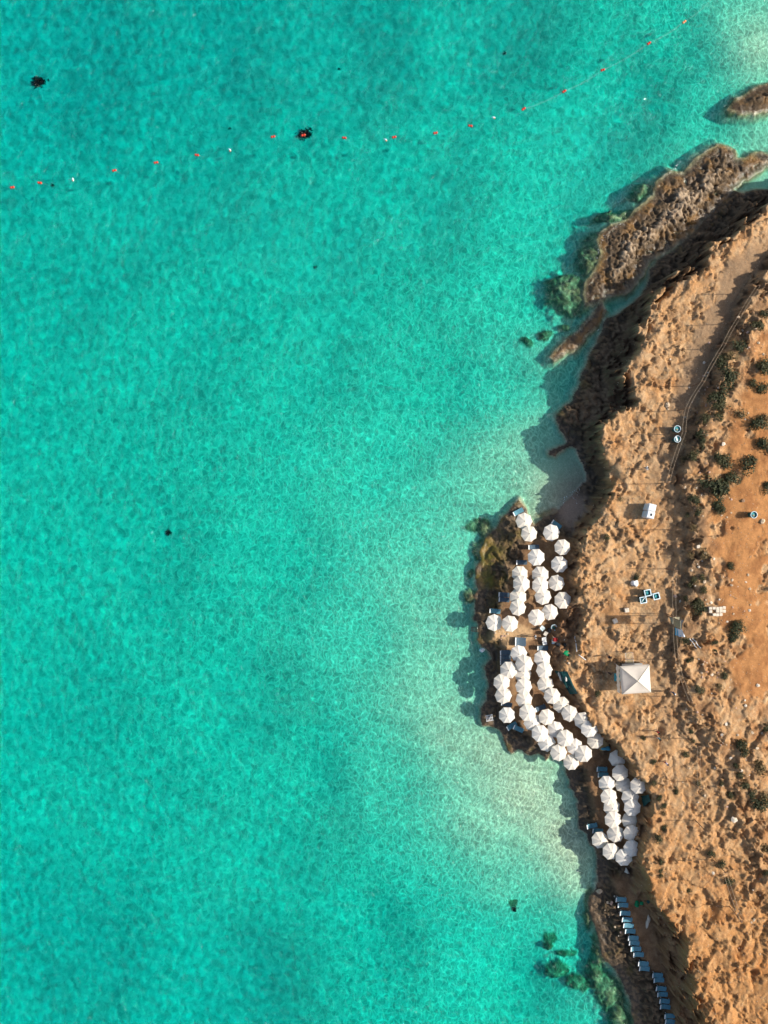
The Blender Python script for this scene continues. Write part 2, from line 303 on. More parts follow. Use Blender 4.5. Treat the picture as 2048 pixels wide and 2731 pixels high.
# plateau
soilm = ss(-0.6, 1.2, soil + 1.6*n3 - 9.0*ss(0.05, 0.45, fbm(X*0.17, Y*0.17, 4, 207) + np.interp(V, [1000,1350,1480,1600,1900], [-0.1,-0.05,0.22,0.05,0.1])))
scw = scp + 0.9*n2 + 0.5*f4; step = 0.65*ss(-0.55, 0.35, scw) + 0.35*ss(-2.2+0.8*n3, -1.2+0.8*n3, scw)*ss(1000, 1350, V) + 0.35*ss(-0.4, 0.5, scw)*(1-ss(1000, 1350, V))
sh = np.interp(V, [500,800,1240,1290,1330,1700,1800,2000,2400], [1.6,2.0,2.1,1.3,1.6,1.6,1.0,0.9,0.7]).astype(np.float32)
path = ss(-4.2, -3.0, scp + 1.2*n2)*(1-ss(-0.6, 0.2, scp))*np.interp(V, [600,740,1080,1150,1300,1420,1900,2000], [0,1,1,0.55,0.35,0.35,0.3,0.0])
rk = np.clip(1 - 0.9*soilm - 0.8*path, 0.06, 1)
for (x, y, a, b) in ((1655,1640,80,26),(1675,1362,55,28),(1765,1150,34,46),(1700,1590,60,34),(1640,1795,50,46),(1700,1790,50,50)):
    rk = rk*(1 - 0.72*np.exp(-(((U-x)/a)**2 + ((V-y)/b)**2)**2))
bank = np.exp(-((scp-0.6)/2.0)**2)
hP = edge_h(V).astype(np.float32) + 0.035*np.clip(e, 0, 40) + sh*step + rk*rocky*(1+0.5*bank) + 0.07*n2*soilm + 0.2*n1
hP -= 0.9*ss(0.0, 1, ss(0.25, 0.6, fbm(X*0.13+9, Y*0.13, 3, 303)))*rk*(1-step)
# low shore shelf
tm = ss(-0.4, 0.8, terr)
shelf = 0.10 + 0.95*ss(0.5, 3.6, c) + rugged*(0.2+0.8*ss(0, 2.2, c))*0.95
shelf = np.where(V < 1130, 0.25 + 0.3*np.clip(c, 0, 4) + rugged*1.2*ss(-.1, .8, c), shelf)
pm = ss(-0.3, 0.5, pale)
terz = 1.15 + 0.05*n2 + 0.10*n3 + 0.03*f5 + pm*(0.10+0.12*f2)
cove = np.exp(-(((U-1535)/46)**2 + ((V-1370)/52)**2)**2)
beach = 0.02 + 0.10*np.clip(c, 0, 6) + 0.02*n2
hL = shelf*(1-tm) + terz*tm
hL = hL*(1-cove) + beach*cove
w = np.interp(V, [500,900,1100,1350,1450,1550,1640,1760,1850,2000,2100,2300,2400,2731], [2.5,2.6,2.2,1.4,1.6,2.0,4.2,3.2,1.5,1.2,1.2,1.6,3.0,3.2]).astype(np.float32)
ja = np.interp(V, [1300,1420,1700,1800,2300,2420], [1,0.6,0.8,0.35,0.35,1]).astype(np.float32)
ej = e - 0.45*ja + ja*(0.9*f1 + 0.55*f2 + 0.25*f3)
cl0 = np.clip((ej + w*(1+0.35*n3))/(w*(1+0.35*n3)), 0, 1); cl = 0.5*ss(0, 1, cl0) + 0.25*ss(0.12, 0.3, cl0) + 0.25*ss(0.6, 0.78, cl0)
cliffrough = 4*cl*(1-cl)
hM = hL + (hP-hL)*cl + cliffrough*(0.95*rugged + 0.3*n2 + 0.25*f2)
hM = np.where(c > 0, hM, np.minimum(hM, 0.05)*0 + np.maximum(-D, c*1.3 + 0.12*rugged))
hM = np.where(c > 0, hM*ss(-0.05, 0.35, c) + 0.02, hM)
# islet, stack, spit
def islet(ci, peak, wd, k):
    h = peak*ss(-0.2, wd, ci)*(1+0.25*n1) + rugged*k*ss(-0.2, 2.2, ci)
    return np.where(ci > -0.2, h - 0.1, ci*1.2 + 0.15*rugged)
hS = np.maximum.reduce([islet(ci, 1.7, 6.5, 1.35), islet(cs, 0.9, 2.0, 1.2), islet(cp, 0.26, 1.0, 1.15)])
sea = np.maximum(-D + 0.06*n2, np.maximum(hS, -9e3))
subm = np.zeros(U.shape, np.float32)
for (x, y, a, b, top) in SUB:
    m = (((w2u+0.6*(wu-U)-x)/a)**2 + ((w2v+0.6*(wv-V)-y)/b)**2)*(1+0.5*n2)
    k = np.exp(-np.abs(m + 0.35*f4*(m < 4) + 0.25*n2)**1.3); subm = np.maximum(subm, k); sea = np.maximum(sea, -D*(1-k) + (top + 0.45*rugged)*k*1.0)
sea = np.where(subm > 0.02, sea, sea)
Z = np.where(c > 0, np.maximum(hM, hS), np.maximum(np.maximum(hM, sea), -D))
Z = np.where(c > 1.5, hM, Z)
Z = Z*(1-beyond) + beyond*(8.0 + 0.3*n1)*(V > 500) + beyond*(Z)*(V <= 500)
isl = np.maximum.reduce([ss(-0.3, 0.4, ci), ss(-0.3, 0.4, cs), ss(-0.3, 0.3, cp)])

# ground colours (albedo), with crevice shade painted along the rock cracks
def C(r, g, b): return np.array([r, g, b], np.float32)
def mix(a, b, m): return a + (b - a)*np.clip(m, 0, 1)[..., None]
one = np.ones(U.shape, np.float32)
sand = mix(C(0.55,0.465,0.31)*one[...,None], C(0.49,0.42,0.285)*one[...,None], ss(-0.2, 0.5, n1))
pale_r = mix(C(0.52,0.33,0.17)*one[...,None], C(0.50,0.36,0.22)*one[...,None], ss(-0.3, 0.4, f2))
pale_r = mix(pale_r, C(0.44,0.235,0.095)*one[...,None], ss(0.05, 0.5, n1 + 0.6*n3)*0.8)
pale_r = mix(pale_r, C(0.40,0.25,0.15)*one[...,None], ss(0.2, 0.5, f3)*0.5)
soil_c = mix(C(0.44,0.225,0.09)*one[...,None], C(0.31,0.145,0.055)*one[...,None], ss(-0.25, 0.45, n3 + 0.5*n2))
path_c = C(0.27,0.175,0.10)*one[...,None]
pale_r = mix(pale_r, C(0.27,0.165,0.09)*one[...,None], 0.7*np.exp(-g3*7)*amp*ss(-0.1,0.3,n2+0.1) + 0.5*np.exp(-g2*14))  # crevice shade put into the rock colour along the cell cracks
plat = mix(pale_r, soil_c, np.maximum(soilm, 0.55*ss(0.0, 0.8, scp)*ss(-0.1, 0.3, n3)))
south = ss(1950, 2500, V)
plat = mix(plat, plat*C(0.92,0.76,0.56), south*0.85 + 0.10)
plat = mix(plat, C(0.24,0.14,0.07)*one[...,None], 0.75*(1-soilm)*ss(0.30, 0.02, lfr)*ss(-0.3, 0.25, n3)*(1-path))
plat = plat*C(0.99,0.91,0.80)
plat = mix(plat, path_c, path*0.8)
dirt = mix(C(0.21,0.115,0.055)*one[...,None], C(0.28,0.165,0.085)*one[...,None], ss(-0.3, 0.4, n2))
plat = mix(plat, C(0.16,0.10,0.055)*one[...,None], 0.85*bank*ss(-0.35, 0.25, n3+0.3*n2)*np.interp(V, [600,800,1750,1950], [0.6,1,1,0.4]))
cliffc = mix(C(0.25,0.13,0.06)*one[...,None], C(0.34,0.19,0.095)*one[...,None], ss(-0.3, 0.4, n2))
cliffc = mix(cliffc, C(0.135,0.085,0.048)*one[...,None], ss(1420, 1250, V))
darkr = mix(C(0.060,0.042,0.024)*one[...,None], C(0.15,0.10,0.055)*one[...,None], ss(-0.1, 0.5, f5 + 0.5*n2))
olive = mix(C(0.14,0.115,0.02)*one[...,None], C(0.22,0.14,0.035)*one[...,None], ss(-0.2, 0.4, n2))
am = np.exp(-(((U-1300)/42)**2 + ((V-1480)/95)**2))*1.3
darkr = mix(darkr, olive, am*ss(-0.2, 0.3, n3+0.15) + 0.35*ss(0.15, 0.4, n3))
tanr = mix(C(0.40,0.30,0.20)*one[...,None], C(0.20,0.14,0.09)*one[...,None], ss(-0.1, 0.45, -f5+0.4*n2+0.2*n3))
wetr = mix(C(0.085,0.055,0.028)*one[...,None], C(0.20,0.105,0.03)*one[...,None], ss(-0.1, 0.5, n3))
islc = mix(wetr, tanr, ss(0.5, 1.5, Z + 0.35*n3 + 0.35*ss(0.5, 3, ci)))
terc = mix(dirt, C(0.34,0.20,0.095)*one[...,None], ss(0.1, 0.5, n3)*0.8)
terc = mix(terc, C(0.48,0.31,0.16)*one[...,None], pm)
shore = mix(darkr, C(0.26,0.17,0.10)*one[...,None], ss(0.9, 1.5, Z + 0.3*n3)*0.7)
shore = np.where((V < 1130)[...,None], mix(darkr, C(0.20,0.135,0.08)*one[...,None], ss(0.3, 1.6, Z + 0.3*n3)), shore)
low = mix(shore, terc, tm)
low = mix(low, C(0.36,0.255,0.18)*one[...,None], cove)
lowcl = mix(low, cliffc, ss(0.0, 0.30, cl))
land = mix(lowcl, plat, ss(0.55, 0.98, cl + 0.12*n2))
subc = mix(C(0.11,0.105,0.045)*one[...,None], C(0.27,0.235,0.115)*one[...,None], ss(-0.2, 0.4, n2))
seac = mix(sand, C(0.40,0.40,0.26)*one[...,None], 0.12*ss(0.1, 0.6, fbm(X*0.05, Y*0.05, 4, 404)))
seac = mix(seac, subc, np.maximum(ss(0.10, 0.5, subm + 0.3*n2*(subm > 0.03)), 0.9*ss(-1.0, -0.1, np.maximum.reduce([ci, cs, cp*1.2]))*ss(-0.4, 0.2, n2+0.2)))
rim = ss(-1.3, -0.1, c + 0.5*n2)*(1-np.exp(-(((U-1520)/75)**2 + ((V-1260)/90)**2)**2))*ss(-.9, .1, -np.abs(V-2180)/400+1)*0 + ss(-0.55, 0.05, c + 0.4*n2)*(1-np.exp(-(((U-1515)/70)**2 + ((V-1290)/85)**2)**2))
seac = mix(seac, C(0.13,0.115,0.05)*one[...,None], 0.5*rim)
cove2 = np.exp(-(((U-1545+14*n3)/78)**2 + ((V-1340+14*n2)/92)**2)**1.5)
seac = mix(seac, C(0.38,0.28,0.20)*one[...,None], 0.95*cove2)
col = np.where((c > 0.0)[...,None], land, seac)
col = mix(col, islc, isl*(np.maximum.reduce([ci, cs, cp]) > -0.3)*(Z > -0.25))
col = np.clip(col*(1 + 0.10*perlin(X*3.1, Y*3.1, 500))[...,None], 0.005, 0.9)
wet = np.clip(ss(0.55, 0.05, Z)*(np.maximum.reduce([c, ci, cs, cp]) > -0.3), 0, 1)

def grid_mesh(name, gx, gy, Zg):
    ny, nx = Zg.shape; me = bpy.data.meshes.new(name)
    co = np.empty((ny*nx, 3), np.float32); co[:,0] = np.tile(gx, ny); co[:,1] = np.repeat(gy, nx); co[:,2] = Zg.ravel()
    i = np.arange((ny-1)*nx).reshape(ny-1, nx)[:, :-1].ravel().astype(np.int32)
    q = np.stack([i, i+nx, i+nx+1, i+1], 1)
    me.vertices.add(ny*nx); me.vertices.foreach_set('co', co.ravel())
    me.loops.add(q.size); me.loops.foreach_set('vertex_index', q.ravel())
    me.polygons.add(len(q)); me.polygons.foreach_set('loop_start', np.arange(0, q.size, 4, dtype=np.int32))
    me.update(calc_edges=True); return me
gx = (ug-1024)*S; gy = (1365.5-vg)*S
gm = grid_mesh('ground', gx.astype(np.float32), gy.astype(np.float32), Z.astype(np.float32))
at = gm.color_attributes.new('Col', 'FLOAT_COLOR', 'POINT')
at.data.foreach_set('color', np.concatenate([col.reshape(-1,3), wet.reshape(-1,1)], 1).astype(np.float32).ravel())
gm.polygons.foreach_set('use_smooth', np.ones(len(gm.polygons), bool))
ground = mobj('ground', gm); tag(ground, kind='structure')

def ground_mat():
    m = bpy.data.materials.new('ground_rock_sand'); m.use_nodes = True; nt = m.node_tree; N = nt.nodes; L = nt.links; b = N['Principled BSDF']
    a = N.new('ShaderNodeVertexColor'); a.layer_name = 'Col'
    tc = N.new('ShaderNodeTexCoord')
    n = N.new('ShaderNodeTexNoise'); n.inputs['Scale'].default_value = 5.5; n.inputs['Detail'].default_value = 6; n.inputs['Roughness'].default_value = 0.65
    L.new(tc.outputs['Object'], n.inputs['Vector'])
    mr = N.new('ShaderNodeMapRange'); mr.inputs['From Min'].default_value = 0.3; mr.inputs['From Max'].default_value = 0.7; mr.inputs['To Min'].default_value = 0.80; mr.inputs['To Max'].default_value = 1.18
    L.new(n.outputs['Fac'], mr.inputs['Value'])
    vm = N.new('ShaderNodeVectorMath'); vm.operation = 'SCALE'; L.new(a.outputs['Color'], vm.inputs[0]); L.new(mr.outputs[0], vm.inputs['Scale'])
    L.new(vm.outputs[0], b.inputs['Base Color'])
    r = N.new('ShaderNodeMapRange'); r.inputs['To Min'].default_value = 0.92; r.inputs['To Max'].default_value = 0.28; L.new(a.outputs['Alpha'], r.inputs['Value'])
    L.new(r.outputs[0], b.inputs['Roughness']); b.inputs['Specular IOR Level'].default_value = 0.35
    n2 = N.new('ShaderNodeTexNoise'); n2.inputs['Scale'].default_value = 9; n2.inputs['Detail'].default_value = 6; n2.inputs['Roughness'].default_value = 0.6
    L.new(tc.outputs['Object'], n2.inputs['Vector'])
    # bump only above the water line: the sea bed stays smooth
    sx = N.new('ShaderNodeSeparateXYZ'); L.new(tc.outputs['Object'], sx.inputs[0])
    zr = N.new('ShaderNodeMapRange'); zr.inputs['From Min'].default_value = -0.3; zr.inputs['From Max'].default_value = 0.2; zr.inputs['To Min'].default_value = 0.05; zr.inputs['To Max'].default_value = 0.95
    L.new(sx.outputs['Z'], zr.inputs['Value'])
    bp = N.new('ShaderNodeBump'); bp.inputs['Distance'].default_value = 0.085; L.new(zr.outputs[0], bp.inputs['Strength'])
    L.new(n2.outputs['Fac'], bp.inputs['Height']); L.new(bp.outputs[0], b.inputs['Normal'])
    return m
gm.materials.append(ground_mat())

def zat(x, y):
    u = x/S + 1024; v = 1365.5 - y/S
    i = int(np.clip(np.searchsorted(ug, u) - 1, 0, len(ug)-2)); j = int(np.clip(np.searchsorted(vg, v) - 1, 0, len(vg)-2))
    a = (u-ug[i])/(ug[i+1]-ug[i]); b = (v-vg[j])/(vg[j+1]-vg[j])
    return float((Z[j,i]*(1-a)+Z[j,i+1]*a)*(1-b) + (Z[j+1,i]*(1-a)+Z[j+1,i+1]*a)*b)
def at_z(px, py, z):
    k = 1 - z/H; return Vector(((px-1024)*S*k, (1365.5-py)*S*k, z))
def at_g(px, py, up=0.0):
    """where the line of sight through a pixel meets the ground (or a level 'up' metres above it)"""
    z = 9.5
    for _ in range(400):
        p = at_z(px, py, z)
        if zat(p.x, p.y) + up >= z: break
        z -= 0.04
    p = at_z(px, py, z); return Vector((p.x, p.y, zat(p.x, p.y)))

# ------------------------------------------------------------------ the sea: closed body of water, tinted by depth
wu_ = np.arange(-1400, 2700, 16.0); wv_ = np.arange(-1500, 4300, 16.0)
WU, WV = np.meshgrid(wu_.astype(np.float32), wv_.astype(np.float32)); WX = (WU-1024)*S; WY = (1365.5-WV)*S
WZ = 0.035*fbm(WX*0.33 + 0.2*WY, WY*0.55, 3, 800) + 0.02*perlin(WX*0.9, WY*0.9, 820)
ny, nx = WZ.shape
wm = grid_mesh('water', ((wu_-1024)*S).astype(np.float32), ((1365.5-wv_)*S).astype(np.float32), WZ.astype(np.float32))
bm = bmesh.new(); bm.from_mesh(wm); bm.verts.ensure_lookup_table()
bnd = [e_ for e_ in bm.edges if e_.is_boundary]
ex = bmesh.ops.extrude_edge_only(bm, edges=bnd); nv = [g for g in ex['geom'] if isinstance(g, bmesh.types.BMVert)]
for v_ in nv: v_.co.z = -14
bmesh.ops.contextual_create(bm, geom=[g for g in ex['geom'] if isinstance(g, bmesh.types.BMEdge)])
bmesh.ops.recalc_face_normals(bm, faces=bm.faces)
for f_ in bm.faces: f_.smooth = len(f_.verts) == 4 and abs(f_.normal.z) > 0.7
bm.to_mesh(wm); bm.free()
def water_mat():
    m = bpy.data.materials.new('sea_water'); m.use_nodes = True; nt = m.node_tree; N = nt.nodes; L = nt.links; N.clear()
    out = N.new('ShaderNodeOutputMaterial'); tc = N.new('ShaderNodeTexCoord')
    def noise(scale, detail, vec, rough=0.5):
        n = N.new('ShaderNodeTexNoise'); n.inputs['Scale'].default_value = scale; n.inputs['Detail'].default_value = detail; n.inputs['Roughness'].default_value = rough
        L.new(vec, n.inputs['Vector']); return n
    def math_(op, a, b=None, c_=None):
        n = N.new('ShaderNodeMath'); n.operation = op
        for k, x in enumerate((a, b, c_)):
            if x is None: continue
            if isinstance(x, (int, float)): n.inputs[k].default_value = x
            else: L.new(x, n.inputs[k])
        return n.outputs[0]
    def mrange(v, a, b, c_, d_, smooth=False):
        n = N.new('ShaderNodeMapRange'); n.inputs['From Min'].default_value = a; n.inputs['From Max'].default_value = b; n.inputs['To Min'].default_value = c_; n.inputs['To Max'].default_value = d_
        if smooth: n.interpolation_type = 'SMOOTHSTEP'
        L.new(v, n.inputs['Value']); return n.outputs[0]
    P = tc.outputs['Object']
    # painted caustics: bright nets and dim cells of focused light tint the transparency
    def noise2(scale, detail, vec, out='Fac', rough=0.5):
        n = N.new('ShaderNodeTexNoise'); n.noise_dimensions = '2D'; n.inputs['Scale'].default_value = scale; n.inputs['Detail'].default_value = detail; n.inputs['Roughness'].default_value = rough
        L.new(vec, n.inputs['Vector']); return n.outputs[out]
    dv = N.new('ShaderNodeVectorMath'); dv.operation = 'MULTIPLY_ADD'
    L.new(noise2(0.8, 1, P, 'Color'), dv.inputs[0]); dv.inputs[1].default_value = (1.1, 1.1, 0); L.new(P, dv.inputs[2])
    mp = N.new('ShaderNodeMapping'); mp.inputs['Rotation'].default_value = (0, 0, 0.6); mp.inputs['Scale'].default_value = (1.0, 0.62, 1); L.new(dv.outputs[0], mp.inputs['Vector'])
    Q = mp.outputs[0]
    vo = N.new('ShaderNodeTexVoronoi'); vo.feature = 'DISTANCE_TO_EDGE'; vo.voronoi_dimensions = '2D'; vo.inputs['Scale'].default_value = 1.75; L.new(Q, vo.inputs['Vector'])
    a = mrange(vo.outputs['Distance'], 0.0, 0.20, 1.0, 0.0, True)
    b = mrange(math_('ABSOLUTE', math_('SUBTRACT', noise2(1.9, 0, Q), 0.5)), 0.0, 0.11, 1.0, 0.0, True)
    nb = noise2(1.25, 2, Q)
    att = N.new('ShaderNodeVertexColor'); att.layer_name = 'CausticTint'; sp = N.new('ShaderNodeSeparateColor'); L.new(att.outputs['Color'], sp.inputs[0])
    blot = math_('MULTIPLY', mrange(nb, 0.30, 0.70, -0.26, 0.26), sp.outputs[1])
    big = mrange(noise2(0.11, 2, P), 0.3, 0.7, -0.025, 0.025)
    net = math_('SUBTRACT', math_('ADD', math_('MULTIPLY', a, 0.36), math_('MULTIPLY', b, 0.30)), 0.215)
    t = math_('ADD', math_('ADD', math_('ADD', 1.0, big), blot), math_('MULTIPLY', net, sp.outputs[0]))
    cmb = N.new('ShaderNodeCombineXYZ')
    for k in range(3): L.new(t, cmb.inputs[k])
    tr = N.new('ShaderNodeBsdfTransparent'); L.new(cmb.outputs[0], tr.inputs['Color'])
    # surface reflection (Schlick, the same from both sides)
    hb = math_('ADD', noise2(1.9, 4, Q, 'Fac', 0.7), math_('MULTIPLY', nb, 0.8))
    bp = N.new('ShaderNodeBump'); bp.inputs['Strength'].default_value = 0.9; bp.inputs['Distance'].default_value = 0.26; L.new(hb, bp.inputs['Height'])
    gl = N.new('ShaderNodeBsdfGlossy'); gl.inputs['Roughness'].default_value = 0.07; L.new(bp.outputs[0], gl.inputs['Normal'])
    lw = N.new('ShaderNodeLayerWeight'); lw.inputs['Blend'].default_value = 0.5
    fr = math_('MULTIPLY_ADD', math_('POWER', lw.outputs['Facing'], 5.0), 0.9, 0.014)
    mx = N.new('ShaderNodeMixShader'); L.new(fr, mx.inputs[0]); L.new(tr.outputs[0], mx.inputs[1]); L.new(gl.outputs[0], mx.inputs[2])
    L.new(mx.outputs[0], out.inputs['Surface'])
    va = N.new('ShaderNodeVolumeAbsorption'); va.inputs['Density'].default_value = 0.62; va.inputs['Color'].default_value = (0.0, 0.954, 0.973, 1)
    L.new(va.outputs[0], out.inputs['Volume'])
    return m
nvw = len(wm.vertices); cow = np.empty(nvw*3, np.float32); wm.vertices.foreach_get('co', cow); cow = cow.reshape(-1, 3)
uw = cow[:,0]/S + 1024; vw = 1365.5 - cow[:,1]/S; dw = depth(uw, vw)
shade_fade = np.exp(-(((uw-1515)/85)**2 + ((vw-1250)/110)**2)**2) + np.exp(-(((uw-1700)/110)**2 + ((vw-770)/100)**2)**2) + np.exp(-(((uw-1990)/90)**2 + ((vw-490)/60)**2)**2)  # fades the painted light net where the cliffs shade the water
shade_fade = np.clip(1 - 0.8*np.clip(shade_fade, 0, 1), 0, 1)*np.where((uw > 1150) & (uw < 2140), 1 - 0.45*ss(-1.6, 0.0, samp('coast', uw, vw)), 1)
aw = wm.color_attributes.new('CausticTint', 'FLOAT_COLOR', 'POINT')  # per-vertex strength of the painted caustic tint
net_a = (0.30 + 0.70*ss(6.5, 2.2, dw))*shade_fade; blot_a = (0.55 + 0.45*ss(1.0, 5.0, dw))*shade_fade
aw.data.foreach_set('color', np.stack([net_a, blot_a, shade_fade, np.ones_like(shade_fade)], 1).astype(np.float32).ravel())
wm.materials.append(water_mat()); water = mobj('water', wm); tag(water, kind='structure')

# ------------------------------------------------------------------ beach umbrellas
def make_umbrella():
    root = empty('beach_umbrella', (0, 0, 0)); Rr = 1.05; hz = 0.44
    v = []; f = []; na, nr = 4, 5
    for k in range(nr + 1):
        q = k / nr; r = Rr*q
        for a in range(na + 1):
            t = (a/na - 0.5) * math.pi/4; edge = abs(a/na - 0.5)*2
            rr = r * (math.cos(math.pi/8)/math.cos(t)) * (1 - 0.025*q*(1-edge**2)) / math.cos(math.pi/8)
            z = hz*(1 - q)**1.0 + 0.035*math.sin(q*math.pi) - 0.035*q*(1-edge**2)
            v.append((rr*math.cos(t), rr*math.sin(t), z - hz))
    for k in range(nr):
        for a in range(na):
            i = k*(na+1) + a; f.append((i, i+na+1, i+na+2, i+1) if k else (i, i+na+1, i+na+2))
    b = len(v) - (na+1); base = len(v)
    for a in range(na + 1): p = v[b+a]; v.append((p[0]*1.003, p[1]*1.003, p[2] - 0.075))
    for a in range(na): f.append((b+a, base+a, base+a+1, b+a+1))
    pm_ = mesh('canopy_panel', v, f, M['canopy'])
    rib = MB(); rib.tube((0.05, 0, -0.012), (Rr*1.0, 0, -hz + 0.006), 0.011, n=4); rm = rib.mesh('rib', M['seam'])
    for k in range(8):
        o = mobj('canopy_panel', pm_, None, root); o.rotation_euler = (0, 0, k*math.pi/4)
        o = mobj('rib', rm, None, root); o.rotation_euler = (0, 0, (k+0.5)*math.pi/4)
    MB().tube((0, 0, -2.75), (0, 0, 0.02), 0.025, n=8).obj('pole', M['pole'], root)
    MB().lathe([(0.05, 0.0), (0.045, 0.03), (0.02, 0.06), (0.0, 0.075)], 8).obj('finial', M['seam'], root)
    return root
umb0 = make_umbrella()
UA = lambda L: [(x/3.318+1200, y/3.318+1300) for x, y in L]
UB = lambda L: [(x/3.318+1200, y/3.318+1680) for x, y in L]
UC = lambda L: [(x/4.1475+1450, y/4.1475+1980) for x, y in L]
ROWS = [
 ('of the pair on the rocky tip by the cove', UA([(660,298),(703,410)])),
 ('in the right column of the upper terrace', UA([(902,400),(998,530),(970,680),(943,845),(1003,998)])),
 ('in the middle column of the upper terrace', UA([(765,618),(800,772),(803,868),(826,965),(885,1107),(768,1152)])),
 ('in the left column of the upper terrace', UA([(620,765),(632,855),(605,970),(600,1065)])),
 ('of the pair beside the wooden ladder', UA([(395,1198),(534,1206)])),
 ('in the sea-side row of the middle terrace', UB([(612,212),(520,358),(460,468),(474,587),(505,760)])),
 ('in the long second row of the middle terrace', UB([(658,300),(650,395),(655,505),(658,618),(690,737),(733,825),(800,918),(858,1007),(965,1090),(1075,1175)])),
 ('in the short third row of the middle terrace', UB([(860,775),(935,885),(1022,962),(1107,1037),(1183,1103)])),
 ('in the cliff-side row of the middle terrace', UB([(820,255),(840,360),(848,485),(905,588),(986,668),(1062,745),(1178,808),(1240,880),(1290,983)])),
 ('in the shaded cliff-side column of the lower terrace', UC([(820,185),(855,345),(880,475),(1050,475),(962,615),(988,730),(963,870),(978,1015),(965,1155),(895,1280)])),
 ('in the sunlit sea-side column of the lower terrace', UC([(700,465),(728,610),(760,725),(775,862),(797,1018),(628,1085),(750,1215)]))]
placed = []; first = True; tone = {}
for mk in ('canopy', 'canopy2', 'canopy3'):
    src = next(ch for ch in umb0.children if ch.name.startswith('canopy_panel')).data; tone[mk] = src.copy(); tone[mk].materials.clear(); tone[mk].materials.append(M[mk])
for phrase, pts in ROWS:
    for k, (px, py) in enumerate(pts):
        near = [q for q in placed if math.hypot(q[0]-px, q[1]-py) < 43]
        for lv in (2.05, 2.50, 2.28, 2.72, 1.85, 2.9):
            if all(abs(q[2]-lv) > (0.40 if math.hypot(q[0]-px, q[1]-py) < 36 else 0.17) for q in near): break
        lv2 = lv + rng.uniform(-0.05, 0.05); placed.append((px, py, lv))
        g = 1.15
        for _ in range(3): p = at_z(px, py, g + lv2 + 0.15); g = min(max(zat(p.x, p.y), 0.6), 1.9)
        o = umb0 if first else copy_tree(umb0); first = False
        o.location = (p.x, p.y, g + lv2 + 0.35)
        o.rotation_euler = (R(rng.uniform(-4, 4)), R(rng.uniform(-4, 4)), rng.uniform(0, math.pi/4)); o.scale = (rng.uniform(0.95, 1.03),)*3
        tm_ = tone[rng.choice(['canopy', 'canopy', 'canopy2', 'canopy3'])]
        for ch in o.children:
            if ch.name.startswith('canopy_panel'): ch.data = tm_
        word = ('upper', 'lower')[k] if len(pts) == 2 and 'tip' in phrase else (('left', 'right')[k] if len(pts) == 2 else ORD[k] + ' from the top')
        tag(o, f'white beach umbrella, {word} {phrase}' if len(pts) != 2 else f'{word} white beach umbrella {phrase}', 'umbrella', 'white beach umbrellas on the rock terraces')

# ------------------------------------------------------------------ sun loungers
def make_lounger(mat, name='sun_lounger'):
    root = empty(name, (0, 0, 0)); fr = MB()
    for s in (-1, 1): fr.box((0.08, s*0.27, 0.30), (1.25, 0.045, 0.05))
    fr.box((0.70, 0, 0.30), (0.045, 0.50, 0.05)); fr.box((-0.53, 0, 0.30), (0.045, 0.50, 0.05)); fr.obj('frame', mat, root)
    lg = MB().box((0, 0, 0.137), (0.05, 0.05, 0.275)).mesh('leg', M['white'])
    for x in (-0.48, 0.62):
        for s in (-1, 1): o = mobj('leg', lg, None, root); o.location = (x, s*0.262, 0)
    seat = MB()
    v = []; f = []
    for i in range(7):
        x = -0.20 + 0.88*i/6
        for s in (-0.30, 0, 0.30): v.append((x, s, 0.345 - 0.03*math.sin(i/6*math.pi)*(1-abs(s)*3) + 0.0))
    for i in range(6):
        for j in range(2): a = i*3+j; f.append((a, a+3, a+4, a+1))
    n = len(v); v2 = [(x, y, z-0.018) for x, y, z in v]; f2 = [tuple(n+i for i in reversed(q)) for q in f]
    mobj('seat', mesh('seat', v + v2, f + f2, mat), None, root)
    bk = MB(); bk.box((0, 0, 0), (0.62, 0.60, 0.022), M=Matrix.Rotation(R(24), 4, 'Y')); back = bk.obj('backrest', mat, root); back.location = (-0.475, 0, 0.46)
    hd = MB(); hd.box((0, 0, 0), (0.13, 0.58, 0.05), M=Matrix.Rotation(R(24), 4, 'Y')); o = hd.obj('headrest', M['white'], back); o.location = (-0.21, 0, 0.115)
    return root
lo_b = make_lounger(M['blue']); lo_d = make_lounger(M['bluedk']); used = {'b': False, 'd': False}
def lounger(px, py, rz, kind, label, group):
    proto = lo_b if kind == 'b' else lo_d; o = proto if not used[kind] else copy_tree(proto); used[kind] = True
    p = at_g(px, py, 0.35); dx, dy = 0.5*math.cos(rz), 0.5*math.sin(rz)
    zz = max(zat(p.x+sx*dx, p.y+sx*dy) for sx in (-1, 0, 1))
    o.location = (p.x, p.y, zz); o.rotation_euler = (0, 0, rz); tag(o, label, 'sun lounger', group)
DL = [(652,248),(668,290),(682,345),(695,388),(705,430),(714,463),(735,510),(745,550),(755,588),(772,625),(803,683),(812,720),(903,768),(912,800),(928,860),(938,900),(950,942),(957,985),(977,1030),(982,1070)]
for k, (x, y) in enumerate(DL):
    lounger(x/2.56+1400, y/2.56+2300, R(rng.uniform(-9, -2)), 'b', f'blue lounger with white headrest, {ORD[k]} from the top in the long shore row', 'blue loungers in a row along the lower shore')
